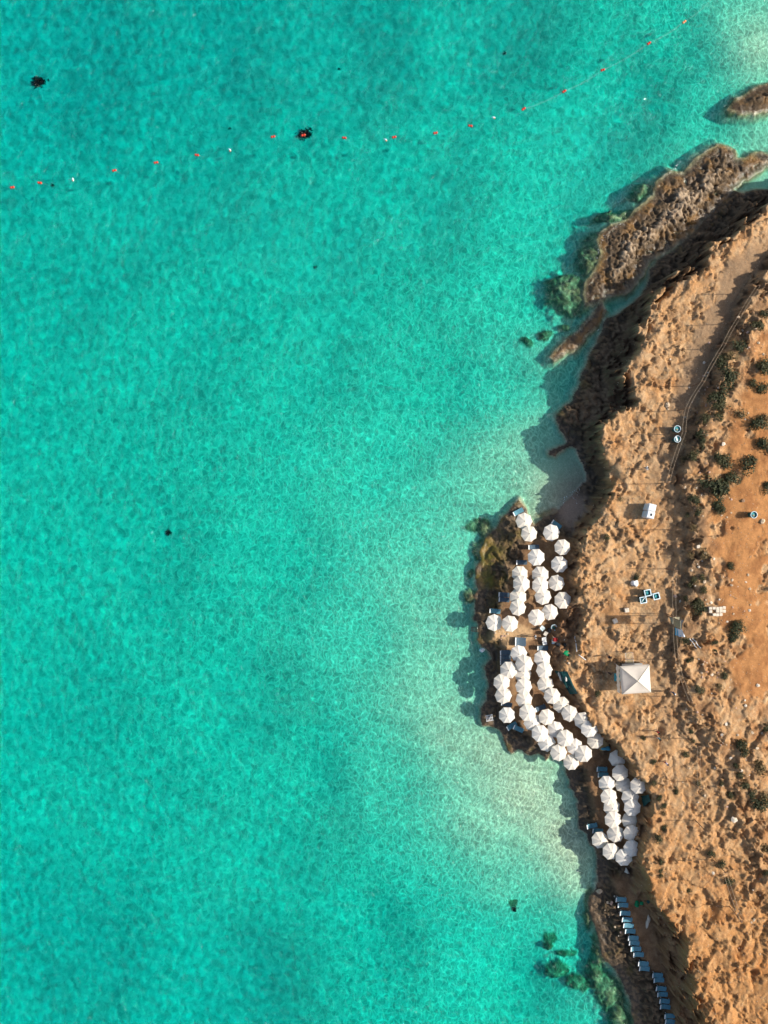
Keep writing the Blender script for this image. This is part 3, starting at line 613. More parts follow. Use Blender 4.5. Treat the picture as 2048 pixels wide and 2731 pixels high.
LS = [(1382,1365,28,'b','blue lounger tilted on the rocky tip beside the cove'),(1483,1399,-35,'b','blue lounger on dark rocks at the edge of the cove beach'),
 (1423,1459,2,'d','slate lounger below the pair of umbrellas on the tip'),(1391,1500,0,'d','slate lounger on olive rock left of the upper terrace'),
 (1344,1586,-4,'d','upper slate lounger of two left of the upper terrace umbrellas'),(1344,1599,-4,'d','lower slate lounger of two left of the upper terrace umbrellas'),
 (1319,1629,-6,'b','blue lounger just above the umbrella beside the wooden ladder'),(1388,1706,-4,'d','upper slate lounger of the pair on the pale rock gap'),(1388,1717,-4,'d','lower slate lounger of the pair on the pale rock gap'),
 (1348,1740,2,'d','top slate lounger of three at the middle terrace edge'),(1348,1753,2,'d','middle slate lounger of three at the middle terrace edge'),(1348,1766,2,'d','bottom slate lounger of three at the middle terrace edge'),
 (1351,1878,-14,'d','slate lounger above the lowest sea-side umbrella'),(1441,1888,20,'d','slate lounger lying in the middle terrace aisle'),(1364,1934,30,'b','blue lounger under the lowest sea-side umbrella of the middle terrace'),(1382,1943,-25,'b','blue lounger beside the pink towel on dark rocks'),
 (1447,1728,0,'d','slate lounger above the first cliff-side umbrella of the middle terrace'),(1605,2051,-3,'b','upper blue lounger of two at the top of the lower terrace'),(1608,2066,-3,'b','lower blue lounger of two at the top of the lower terrace'),
 (1577,2200,8,'b','left blue lounger of two above the lowest sea-side umbrella'),(1592,2213,-6,'b','right blue lounger of two above the lowest sea-side umbrella')]
for (x, y, a, k, l) in LS: lounger(x, y, R(a), k, l, 'loungers scattered among the umbrellas')

# ------------------------------------------------------------------ white pavilion tent
def pavilion():
    g = at_g(1692, 1812, 2.3); zt = 2.35; c0 = at_z(1694, 1812, g.z + zt); root = empty('pavilion_tent', (c0.x, c0.y, zat(c0.x, c0.y) + 0.02), R(3)); gz = root.location.z
    A, B, rise = 1.86, 1.72, 0.95
    cs_ = [(-A, B), (A, B+0.04), (A+0.02, -B), (-A+0.12, -B-0.05)]
    ap = (0.02, -0.02, zt + rise)
    for k in range(4):
        a, b = cs_[k], cs_[(k+1) % 4]; v = []; f = []; n = 6
        for i in range(n + 1):
            q = i/n
            for j in range(n + 1):
                s = j/n; ex = a[0] + (b[0]-a[0])*s; ey = a[1] + (b[1]-a[1])*s
                x = ap[0] + (ex-ap[0])*q; y = ap[1] + (ey-ap[1])*q; z = ap[2] + (zt-ap[2])*q - 0.10*math.sin(s*math.pi)*math.sin(q*math.pi) - 0.05*math.sin(s*math.pi)*q
                v.append((x, y, z))
        for i in range(n):
            for j in range(n):
                p = i*(n+1)+j; f.append((p, p+n+1, p+n+2, p+1) if i else (p, p+n+1, p+n+2))
        b0 = len(v)-(n+1); bb = len(v)
        for j in range(n+1): p = v[b0+j]; v.append((p[0], p[1], p[2]-0.22 - 0.02*(j % 2)))
        for j in range(n): f.append((b0+j, bb+j, bb+j+1, b0+j+1))
        mobj('roof_panel', mesh('roof_panel', v, f, M['offwhite'], True), None, root)
        e_ = Vector((a[0], a[1], zt + 0.01)); MB().tube(Vector(ap) + Vector((0, 0, .015)), e_ + Vector((0, 0, .012)), 0.015, n=5).obj('roof_seam', M['khaki'], root)
        MB().tube((a[0]*0.97, a[1]*0.97, -0.4), (a[0]*0.97, a[1]*0.97, zt), 0.035, n=8).obj('leg', M['grey'], root)
    # side curtain towards the sea, gathered at the legs
    v = []; f = []; n = 16
    for j in range(n+1):
        y = B - 2*B*j/n; x = -A - 0.03 + 0.05*math.sin(j*1.9) ; v += [(x, y, zt-0.24), (x-0.04, y, 0.9)]
    for j in range(n): f.append((2*j, 2*j+1, 2*j+3, 2*j+2))
    mobj('side_curtain', mesh('side_curtain', v, f, M['offwhite'], True), None, root)
    ct = MB().box((0.1, B-0.25, 0.95), (2.6, 0.55, 0.06)).obj('counter_top', M['grey'], root); MB().box((0.1, B-0.25, 0.45), (2.4, 0.45, 0.92)).obj('counter_front', M['dark'], ct)
    tag(root, 'square white pavilion tent with pyramid roof on the pale rock plateau', 'tent')
pavilion()
def rack():
    p = at_g(1677, 1756, 0.8); r = empty('folding_rack', (p.x, p.y, p.z), R(4)); zz = 1.0
    for k, (y, w) in enumerate(((0.42, 0.95), (-0.42, 0.95))):
        m = MB()
        for s in (-1, 1): m.tube((s*w/2, y-0.34, zz), (s*w/2, y+0.34, zz), 0.022, n=5)
        for s in (-1, 1): m.tube((-w/2, y+s*0.34, zz), (w/2, y+s*0.34, zz), 0.022, n=5)
        fr_ = m.obj('top_frame', M['grey'], r)
        for i in range(5): MB().box((-w/2 + 0.16 + i*0.155, y, zz-0.01), (0.07, 0.62, 0.012)).obj('slat', M['khaki'], fr_)
    for sx in (-1, 1):
        for sy in (-1, 1): MB().tube((sx*0.46, sy*0.74, -0.3), (sx*0.46, sy*0.74, zz), 0.022, n=5).obj('leg', M['grey'], r)
    tag(r, 'grey metal folding rack standing above the white pavilion tent', 'rack')
rack()
p = at_g(1647, 1806, 0.7); r = empty('side_table', (p.x, p.y, p.z), 0)
MB().box((0, 0, 0.72), (0.9, 1.0, 0.05), bev=0.01).obj('table_top', M['teal'], r)
for sx in (-1, 1):
    for sy in (-1, 1): MB().tube((sx*0.38, sy*0.43, -0.2), (sx*0.38, sy*0.43, 0.7), 0.025).obj('leg', M['grey'], r)
tag(r, 'grey-teal table in the shadow on the sea side of the pavilion', 'table')

# ------------------------------------------------------------------ bins, boxes, sign
def round_bin(px, py, label, lidded):
    p = at_g(px, py, 1.0); r = empty('litter_bin', (p.x, p.y, p.z - 0.03)); h = 1.05
    MB().lathe([(0.30, 0), (0.34, 0.1), (0.40, h), (0.40, h), (0.365, h), (0.33, 0.35), (0.0, 0.32)], 20).obj('bin_body', M['bingreen'], r, True)
    MB().lathe([(0.365, h-0.02), (0.43, h-0.03), (0.44, h+0.02), (0.40, h+0.05), (0.36, h+0.03), (0.365, h-0.02)], 20, cap=False).obj('rim', M['binrim'], r, True)
    MB().lathe([(0.34, 0.86), (0.2, 0.93), (0.0, 0.9)], 14).obj('liner_bag', M['teal'], r)
    if lidded: MB().box((-0.12, 0.03, h+0.05), (0.18, 0.62, 0.03), rz=0.35).obj('lid_flap', M['white'], r)
    else: MB().lathe([(0.11, 0.9), (0.13, 0.99), (0.0, 1.04)], 9, (-0.02, -0.08, 0)).obj('litter', M['khaki'], r)
    tag(r, label, 'bin', 'round green bins with pale rims')
round_bin(1806, 1144, 'upper of two round green bins with pale rims by the cables', False)
round_bin(1806, 1171, 'lower round green bin with white lid flap by the cables', True)
round_bin(2010, 1373, 'lone round green bin on orange soil near the right edge', False)
def square_bin(px, py, rz, label, k):
    p = at_g(px, py, 1.0); r = empty('wheeled_bin', (p.x, p.y, p.z - 0.03), R(rz)); h = 1.05
    v = []
    for (s, z) in ((0.26, 0), (0.36, h), (0.31, h), (0.25, 0.35)):
        v += [(-s, -s, z), (s, -s, z), (s, s, z), (-s, s, z)]
    f = [(3, 2, 1, 0)]
    for q in range(3):
        for i in range(4): j = (i+1) % 4; f.append((q*4+i, q*4+j, q*4+4+j, q*4+4+i))
    f.append((12, 13, 14, 15)); mobj('bin_body', mesh('bin_body', v, f, M['bingreen']), None, r)
    m = MB()
    for i in range(4):
        a = i*math.pi/2; m.box((0.37*math.cos(a), 0.37*math.sin(a), h+0.03), (0.11, 0.85 if i % 2 == 0 else 0.63, 0.07), rz=a)
    m.obj('rim', M['binrim'], r)
    MB().lathe([(0.28, 0.85), (0.15, 0.95), (0.0, 0.9)], 10).obj('liner_bag', M['teal'], r)
    if k: MB().box((0.02, 0.02, h-0.03), (0.62, 0.07, 0.03), rz=0.8).obj('lid_edge', M['white'], r)
    for s in (-1, 1): MB().lathe([(0.0, -0.03), (0.1, -0.03), (0.1, 0.03), (0.0, 0.03)], 10, (-0.25, s*0.27, 0.1)).obj('wheel', M['dark'], r)
    tag(r, label, 'bin', 'square teal-lined bins in a cluster')
square_bin(1727, 1581, 12, 'upper middle of three square pale-rimmed bins on the plateau', False)
square_bin(1750, 1590, 14, 'right one of three square pale-rimmed bins on the plateau', False)
square_bin(1715, 1600, 10, 'lower left of three square bins with a lid edge across', True)
def white_unit():
    p = at_g(1735, 1363, 1.6); r = empty('portable_toilet', (p.x, p.y, p.z - 0.05), R(-14))
    for k, (y, hh) in enumerate(((0.46, 1.85), (-0.46, 1.85))):
        b_ = MB().box((0.05*k, y, hh/2), (0.98, 0.88, hh), bev=0.05).obj('cabin', M['white'], r)
        MB().box((0.05*k, y, hh+0.02), (0.86, 0.76, 0.06), bev=0.04).obj('roof_cap', M['white'], b_)
        MB().box((0.05*k-0.50, y, hh*0.48), (0.03, 0.62, hh*0.86)).obj('door', M['binrim'], b_)
    MB().box((0.10, -0.44, 1.93), (0.20, 0.30, 0.05)).obj('roof_vent', M['dark'], r)
    tag(r, 'tall white twin cabin casting a long shadow on the rock plateau', 'cabin')
white_unit()
def bag(name, px, py, sx, sy, sz, mat, label, cat, rz=0, up=0.0, lumps=0.25, seed=1):
    p = at_g(px, py, sz*0.5); bm_ = bmesh.new(); bmesh.ops.create_icosphere(bm_, subdivisions=3, radius=1.0); rr = random.Random(seed)
    dirs = [(Vector((rr.gauss(0,1), rr.gauss(0,1), rr.gauss(0,1))).normalized(), rr.uniform(2, 5), rr.uniform(0, 6)) for _ in range(6)]
    for v_ in bm_.verts:
        k = 1 + lumps*sum(math.sin(d_.dot(v_.co)*f_ + ph) for d_, f_, ph in dirs)/3
        c_ = v_.co*k; v_.co = Vector((c_.x*sx/2, c_.y*sy/2, max(c_.z, -0.45)*sz/1.45 + sz*0.31))
    me = bpy.data.meshes.new(name); bm_.to_mesh(me); bm_.free(); me.materials.append(mat)
    me.polygons.foreach_set('use_smooth', [True]*len(me.polygons))
    o = mobj(name, me); o.location = (p.x, p.y, p.z + up - 0.02); o.rotation_euler = (0, 0, R(rz)); tag(o, label, cat); return o
def sign_board():
    p = at_g(1776, 1652, 0); r = empty('sign_board', (p.x, p.y, p.z - 0.1), 0); 
    for s in (-1, 1): MB().tube((0, s*0.52, -0.3), (0, s*0.52, 5.3), 0.045, n=8).obj('post', M['postwood'], r)
    MB().box((0, 0, 4.15), (0.05, 1.12, 2.25)).obj('board', M['khaki'], r)
    MB().box((0, 0, 3.0), (0.06, 1.0, 0.06)).obj('cross_rail', M['postwood'], r)
    tag(r, 'tall narrow board on two posts beside the path, long shadow', 'sign board')
sign_board()
def sheet(name, pts, h, mat, label, cat, wob=0.08, seed=1, n=7, up=0.0):
    """a draped cloth over four corner pixels, with folds and thickness"""
    P4 = [at_g(x, y, h) for x, y in pts]; rr = random.Random(seed); ph = [rr.uniform(0, 6) for _ in range(4)]; v = []; f = []
    for i in range(n+1):
        for j in range(n+1):
            s, t = i/n, j/n; q = (P4[0]*(1-s)+P4[1]*s)*(1-t) + (P4[3]*(1-s)+P4[2]*s)*t
            z = max(q.z, zat(q.x, q.y)) + h + up + wob*(math.sin(s*7+ph[0]+2*t)+math.sin(t*6+ph[1]+3*s))*0.5
            v.append((q.x, q.y, z))
    m_ = n+1
    for i in range(n):
        for j in range(n): a = i*m_+j; f.append((a, a+m_, a+m_+1, a+1))
    k = len(v); v += [(x, y, z-0.02) for x, y, z in v]; f += [tuple(k+i for i in reversed(q)) for q in f]
    base = Vector(v[0]); o = mobj(name, mesh(name, [Vector(q)-base for q in v], f, mat, True)); o.location = base; tag(o, label, cat); return o
sheet('canvas_awning', [(1783,1645),(1812,1645),(1802,1668),(1792,1664)], 1.9, M['khaki'], 'khaki canvas scrap pinned beside the tall board', 'canvas', 0.1, 3)
sheet('grey_panel', [(1812,1652),(1823,1654),(1812,1678),(1799,1670)], 0.9, M['grey'], 'grey panel leaning next to the cyan and white sheet', 'panel', 0.05, 5)
sheet('plastic_sheet', [(1800,1672),(1811,1678),(1816,1697),(1800,1694)], 0.5, M['cyan'], 'cyan plastic sheet heaped beside the cable path', 'sheet', 0.1, 6)
sheet('white_sack', [(1806,1676),(1817,1676),(1827,1698),(1810,1698)], 0.62, M['white'], 'white sack lying on the cyan sheet by the cable path', 'sack', 0.12, 8)
bag('rubbish_bag', 1694, 1555, 0.75, 0.95, 0.7, M['white'], 'white rubbish bag beside a small shrub near the square bins', 'bag', 20, 0, 0.5, 4)
for i in (0, 1):
    q = [(1672,1627,10),(1641,1656,25)][i]; p = at_g(q[0], q[1], 0.3)
    o = MB().box((0, 0, 0.2), (0.58, 0.55, 0.4), bev=0.06).obj('stone_block', M['stonew']); o.location = p - Vector((0, 0, .04)); o.rotation_euler = (R(4), R(-3), R(q[2]))
    tag(o, ['pale square stone block above the long board shadow', 'pale square stone block at the tip of the board shadow'][i], 'stone block', 'square stone blocks')
def cairn():
    p = at_g(1912, 1630, 0.2); r = empty('broken_slab', (p.x, p.y, p.z - 0.02), R(2)); rr = random.Random(3)
    for i in range(5):
        for j in range(3):
            if (i, j) in ((1, 1), (0, 0), (4, 0)): continue
            MB().box((-0.8+i*0.42+rr.uniform(-.03, .03), -0.42+j*0.40+rr.uniform(-.03, .03), 0.12), (0.37+rr.uniform(0, .05), 0.34+rr.uniform(0, .05), 0.24+rr.uniform(0, .08)), rz=rr.uniform(-.1, .1), bev=0.03).obj('slab_piece', M['stonew'], r)
    tag(r, 'broken pale concrete slab with dark holes on the orange soil', 'slab')
cairn()
# ------------------------------------------------------------------ clutter of the terraces
def ladder():
    p = at_z(1266, 1679, 0.75); r = empty('wooden_ladder', (p.x, p.y, 0.0), 0)
    for s in (-1, 1): MB().box((0, s*0.27, 0.62), (1.15, 0.06, 0.07), M=Matrix.Rotation(R(-42), 4, 'Y')).obj('rail', M['postwood'], r)
    for k in range(6):
        x = -0.40 + 0.16*k; MB().box((x, 0, 0.64 + x*0.9), (0.07, 0.52, 0.03)).obj('rung', M['postwood'], r)
    tag(r, 'dark wooden ladder leading from the pale rock down into the sea', 'ladder')
ladder()
bag('white_bag', 1285, 1733, 0.85, 0.6, 0.5, M['white'], 'white sack at the water edge below the ladder', 'sack', 40, 0.15, 0.4, 9)
bag('green_bag', 1511, 1743, 0.95, 0.68, 0.35, M['green'], 'single green bag on brown earth right of the middle terrace', 'bag', -10, 0, 0.15, 11)
bag('green_bag', 1699, 2412, 0.65, 0.85, 0.3, M['green'], 'larger of two green bags beside the row of loungers', 'bag', 15, 0, 0.4, 12)
bag('green_bag', 1712, 2409, 0.5, 0.6, 0.3, M['green'], 'smaller of two green bags beside the row of loungers', 'bag', -30, 0, 0.5, 13)
bag('dark_bag', 1729, 2402, 0.6, 0.75, 0.45, M['tarp'], 'dark teal bundle right of the two green bags', 'bundle', 0, 0, 0.2, 14)
bag('black_bag', 1488, 1719, 0.65, 0.5, 0.4, M['dark'], 'black bag below the red cushioned cart', 'bag', 0, 0, 0.3, 15)
bag('black_bag', 1465, 1681, 0.5, 0.55, 0.45, M['dark'], 'black bag next to the round blue-grey tub', 'bag', 0, 0, 0.3, 16)
bag('black_bag', 1506, 1720, 0.35, 0.5, 0.4, M['dark'], 'small black bag above the green bag', 'bag', 0, 0, 0.3, 17)
bag('towel_bundle', 1617, 1995, 1.0, 0.5, 0.3, M['cyan'], 'cyan towels heaped on straw between middle and lower terraces', 'towels', 5, 0.12, 0.55, 18)
bag('straw_pile', 1613, 1984, 1.5, 1.5, 0.3, M['straw'], 'pile of straw thatch between middle and lower terraces', 'straw', -40, 0, 0.3, 19)
bag('pink_towel', 1390, 1945, 0.55, 0.5, 0.2, M['pinkish'], 'pink towel beside a blue lounger on dark rocks', 'towel', 0, 0, 0.4, 20)
sheet('teal_tarp', [(1478,1788),(1512,1790),(1540,1850),(1520,1852)], 0.35, M['tarp'], 'dark teal tarp crumpled against the cliff foot', 'tarp', 0.12, 21)
bag('white_towel', 1491, 1802, 0.25, 1.15, 0.22, M['offwhite'], 'left white towel lying on the dark teal tarp', 'towel', 18, 0.42, 0.4, 22)
bag('white_towel', 1507, 1806, 0.22, 1.25, 0.22, M['offwhite'], 'right white towel lying on the dark teal tarp', 'towel', 4, 0.42, 0.4, 23)
sheet('teal_tarp', [(1708,2122),(1730,2118),(1734,2135),(1716,2152)], 0.7, M['tarp'], 'dark teal cover against the cliff beside the shaded umbrellas', 'tarp', 0.12, 24)
sheet('sailcloth', [(1668,2314),(1670,2314),(1679,2330),(1665,2326)], 0.3, M['offwhite'], 'small triangular white cloth below the lowest shaded umbrella', 'cloth', 0.06, 25)
bag('driftwood', 1728, 2457, 0.5, 1.6, 0.3, M['stonew'], 'pale driftwood log beside the row of loungers', 'log', -8, 0, 0.35, 26)
def tub():
    p = at_g(1478, 1674, 0.5); r = empty('round_tub', (p.x, p.y, p.z)); MB().lathe([(0.36, 0), (0.42, 0.45), (0.36, 0.45), (0.31, 0.2), (0.0, 0.18)], 18).obj('tub_body', M['binrim'], r, True)
    MB().lathe([(0.26, 0.3), (0.12, 0.42), (0.0, 0.40)], 9, (0.03, -0.02, 0)).obj('contents', M['tarp'], r)
    tag(r, 'round blue-grey tub with dark contents on the upper terrace', 'tub')
tub()
def cart():
    p = at_g(1481, 1709, 0.6); r = empty('cushion_cart', (p.x, p.y, p.z), R(-3)); MB().box((0, 0, 0.42), (0.85, 0.95, 0.06)).obj('tray', M['grey'], r)
    MB().box((0.02, 0.14, 0.52), (0.58, 0.52, 0.14), bev=0.05).obj('cushion', M['redcloth'], r); MB().box((-0.22, -0.33, 0.50), (0.32, 0.22, 0.10), bev=0.02).obj('box_item', M['binrim'], r)
    for sx in (-1, 1):
        for sy in (-1, 1): MB().tube((sx*0.38, sy*0.42, 0), (sx*0.38, sy*0.42, 0.42), 0.025).obj('leg', M['grey'], r)
    tag(r, 'grey cart with dark red cushion between upper and middle terraces', 'cart')
cart()
def chair(px, py, rz, mat, label):
    p = at_g(px, py, 0.4); r = empty('plastic_chair', (p.x, p.y, p.z), R(rz)); MB().box((0, 0, 0.42), (0.46, 0.46, 0.04), bev=0.01).obj('seat', mat, r)
    MB().box((0, 0.26, 0.66), (0.46, 0.05, 0.50), M=Matrix.Rotation(R(-14), 4, 'X')).obj('backrest', mat, r)
    for sx in (-1, 1):
        MB().box((sx*0.25, 0.02, 0.62), (0.05, 0.44, 0.03)).obj('armrest', mat, r)
        for sy in (-1, 1): MB().tube((sx*0.21, sy*0.2, 0), (sx*0.2, sy*0.19, 0.42), 0.02).obj('leg', mat, r)
    tag(r, label, 'chair', 'white plastic chairs between the terraces')
chair(1450, 1705, 5, M['white'], 'upper white plastic chair of two between the terraces'); chair(1452, 1715, 12, M['white'], 'lower white plastic chair of two between the terraces')
chair(1455, 1690, 60, M['offwhite'], 'cream plastic chair above the two white ones'); chair(1446, 1674, 140, M['binrim'], 'pale blue chair next to the lowest middle umbrella of the upper terrace')
def pipe(a, b, label):
    A_, B_ = at_g(*a, 0.1), at_g(*b, 0.1); n = 6; pts = []
    for i in range(n+1):
        q = A_.lerp(B_, i/n); pts.append(Vector((q.x, q.y, zat(q.x, q.y) + 0.10)) - A_)
    o = MB().path(pts, 0.05, 6).obj('pipe', M['white']); o.location = A_; tag(o, label, 'pipe', 'pale pipes on the earth slope')
pipe((1533,1696), (1538,1738), 'upper pale pipe lying on the earth slope'); pipe((1543,1746), (1562,1760), 'lower pale pipe lying on the earth slope')
pipe((1839,1703), (1857,1727), 'left of two pale poles lying below the cyan sheet'); pipe((1846,1702), (1868,1728), 'right of two pale poles lying below the cyan sheet')
p = at_g(1304, 1913, 0.4); r = empty('wire_crate', (p.x, p.y, max(p.z, 0.5)), R(10))
for k in range(5):
    MB().box((-0.4+0.2*k, 0, 0.3), (0.05, 0.85, 0.04)).obj('slat', M['white'], r)
    if k < 3: MB().box((0, -0.36+0.36*k, 0.26), (0.95, 0.05, 0.04)).obj('slat', M['white'], r)
tag(r, 'white slatted crate on dark rocks at the sea edge', 'crate')

# ------------------------------------------------------------------ cable poles along the path
POLES = [(1988,783),(1938,865),(1900,933),(1845,1030),(1806,1095),(1797,1160),(1755,1290),(1779,1413),(1775,1517),(1773,1636),(1781,1759),(1816,1857),(1836,1969),(1838,2083),(1853,2186),(1902,2294),(1945,2417)]
pm0 = MB().tube((0, 0, -0.6), (0, 0, 3.7), 0.055, 0.042, n=7).mesh('pole_shaft', M['postwood']); pc0 = MB().box((0, 0, 3.55), (0.5, 0.06, 0.06)).mesh('cross_arm', M['postwood'])
tops = []
for k, (x, y) in enumerate(POLES):
    p = at_g(x, y, 0); r = empty('cable_pole', (p.x, p.y, p.z), rng.uniform(-.3, .3)); r.rotation_euler = (R(rng.uniform(-2, 2)), R(rng.uniform(-2, 2)), rng.uniform(-.2, .2))
    mobj('pole_shaft', pm0, None, r); mobj('cross_arm', pc0, None, r); tops.append(p + Vector((0, 0, 3.58)))
    tag(r, f'thin dark cable pole, {ORD[k]} from the top along the path', 'pole', 'cable poles along the cliff path')
for k in list(range(0, 6)) + [8, 9, 10, 12, 15]:
    for s, w_ in ((-1, 'left'), (1, 'right')):
        a, b = tops[k] + Vector((s*0.2, 0, 0)), tops[k+1] + Vector((s*0.2, 0, 0)); pts = []
        for i in range(11): q = a.lerp(b, i/10); q.z -= 0.35*4*(i/10)*(1-i/10); pts.append(q - a)
        o = MB().path(pts, 0.013, 5).obj('cable', M['cable']); o.location = a
        tag(o, f'{w_} cable strung between the {ORD[k]} and {ORD[k+1]} poles of the path', 'cable', 'cables strung along the cliff path')

# ------------------------------------------------------------------ people
def person_mesh(pose, cols):
    st = 0.16 if pose == 'walk' else 0.05; ar = 0.18 if pose == 'walk' else 0.04
    J = {'pel': (0,0,0.93,.13,.10), 'wst': (0,0,1.08,.125,.095), 'chest': (0,0.0,1.30,.155,.105), 'neck': (0,0.01,1.47,.055,.055), 'head0': (0,0.015,1.56,.075,.085), 'head': (0,0.02,1.65,.078,.092), 'crown': (0,0.015,1.73,.05,.06)}
    E = [('pel','wst'),('wst','chest'),('chest','neck'),('neck','head0'),('head0','head'),('head','crown')]
    for s, n in ((-1,'l'),(1,'r')):
        k = s if True else 1
        J['hip'+n] = (s*0.09, 0, 0.88, .09, .09); J['kn'+n] = (s*0.10, s*st*0.5, 0.49, .058, .058); J['an'+n] = (s*0.10, s*st-0.02, 0.09, .038, .038); J['to'+n] = (s*0.11, s*st+0.15, 0.03, .035, .028)
        E += [('pel','hip'+n),('hip'+n,'kn'+n),('kn'+n,'an'+n),('an'+n,'to'+n)]
        J['sh'+n] = (s*0.19, 0, 1.40, .06, .06); J['el'+n] = (s*0.25, -s*ar*0.4-0.02, 1.13, .042, .042); J['wr'+n] = (s*0.26, -s*ar+0.05, 0.90, .027, .027); J['pa'+n] = (s*0.26, -s*ar+0.07, 0.83, .035, .018)
        E += [('chest','sh'+n),('sh'+n,'el'+n),('el'+n,'wr'+n),('wr'+n,'pa'+n)]
        for q, (dx, dy, L_) in enumerate(((0.0, 0.045, .055), (0.0, 0.022, .085), (0.0, 0.0, .09), (0.0, -0.02, .085), (0.0, -0.038, .07))):
            z0 = 0.83 if q else 0.86
            J[f'f{q}{n}'] = (s*(0.258-0.004*q), -s*ar+0.07+dy, z0-L_, .009, .009); E.append(('pa'+n if q else 'wr'+n, f'f{q}{n}'))
    keys = list(J); me = bpy.data.meshes.new('body_skeleton'); me.from_pydata([J[k][:3] for k in keys], [(keys.index(a), keys.index(b)) for a, b in E], [])
    o = bpy.data.objects.new('body_skeleton', me); link(o); sk = o.modifiers.new('s', 'SKIN'); sk.use_smooth_shade = True
    for i, k in enumerate(keys): d_ = me.skin_vertices[0].data[i]; d_.radius = (J[k][3], J[k][4]); d_.use_root = (k == 'pel')
    sb = o.modifiers.new('d', 'SUBSURF'); sb.levels = 1; sb.render_levels = 1
    dg = bpy.context.evaluated_depsgraph_get(); m2 = bpy.data.meshes.new_from_object(o.evaluated_get(dg)); bpy.data.objects.remove(o); bpy.data.meshes.remove(me)
    m2.name = 'body'; m2.materials.clear()
    for c_ in cols: m2.materials.append(c_)
    for pl in m2.polygons:
        c_ = pl.center; z = c_.z; arm = abs(c_.x) > 0.215
        pl.material_index = 1 if (z > 0.98 and z < 1.47 and not (arm and z < 1.2)) else (2 if (0.52 < z <= 0.98 and not arm) else 0)
        pl.use_smooth = True
    return m2
cloth = {n: nmat('clothing_' + n, c_, 0.9, 0.1, 5) for n, c_ in dict(white=(0.75,0.76,0.76), black=(0.02,0.02,0.025), red=(0.38,0.03,0.03), teal=(0.05,0.22,0.24), navy=(0.03,0.045,0.08), lilac=(0.55,0.48,0.58), denim=(0.10,0.14,0.2)).items()}
PPL = [(1722,1249,100,'walk','white','denim','person in a white top walking on the rock above the white cabin',0),(1624,1751,200,'stand','black','navy','person in dark clothes up-left of the white pavilion tent',0),(1623,1794,160,'stand','black','black','person in black standing in the pavilion shadow',0),
 (1793,1847,-60,'walk','navy','denim','person with a white cap and dark clothes right of the pavilion',1),(1752,1951,-30,'walk','red','black','person in a red top near the cliff edge below the pavilion',0),(1755,1968,-30,'walk','teal','white','person in teal top and white shorts beside the person in red',0),
 (1775,2034,-50,'walk','lilac','red','person in pale lilac top and red shorts at the cliff edge',0),(1426,1697,90,'stand','white','black','person in white top and black shorts on the pale rock between terraces',0)]
for (x, y, rz, pose, top, bot, label, cap) in PPL:
    p = at_g(x, y, 0.7); r = empty('person', (p.x, p.y, p.z), R(rz))
    mobj('body', person_mesh(pose, [M['skin'], cloth[top], cloth[bot]]), None, r)
    hr = MB().lathe([(0.088, 1.63), (0.098, 1.68), (0.085, 1.74), (0.05, 1.775), (0.0, 1.785)], 12, (0, 0.012, 0)).obj('hat' if cap else 'hair', M['white'] if cap else M['hair'], r, True)
    tag(r, label, 'person')

# ------------------------------------------------------------------ shrubs
def shrub_mesh(seed, mat, n=420):
    rr = random.Random(seed); v = []; f = []
    lobes = [(Vector((rr.uniform(-.5, .5), rr.uniform(-.5, .5), rr.uniform(.15, .42))), rr.uniform(.38, .62)) for _ in range(6)]
    for i in range(n):
        c_, r_ = lobes[i % 6]; d_ = Vector((rr.gauss(0,1), rr.gauss(0,1), rr.gauss(0.35,1))).normalized()
        q = c_ + d_*r_*rr.uniform(.55, 1.05)
        if q.z < 0.0: q.z = rr.uniform(0, .15)
        a = Vector((rr.gauss(0,1), rr.gauss(0,1), rr.gauss(0,.6))).normalized(); b_ = a.cross(d_).normalized() if a.cross(d_).length > .1 else Vector((1,0,0))
        L_ = rr.uniform(.07, .15); w_ = L_*rr.uniform(.35, .6); k = len(v)
        v += [q - a*L_, q + b_*w_ + d_*.03, q + a*L_ + d_*.02, q - b_*w_]; f.append((k, k+1, k+2, k+3))
    return mesh('foliage', v, f, mat)
SHM = [shrub_mesh(i, M['leaf'] if i % 3 else M['leaf2']) for i in range(6)] + [shrub_mesh(9, M['leafdry'], 300)]
st_ = MB()
for a in range(5): st_.tube((0, 0, -0.15), (0.35*math.cos(a*1.3), 0.35*math.sin(a*1.3), 0.35), 0.035, 0.015, n=4)
stm = st_.mesh('stem', M['stem'])
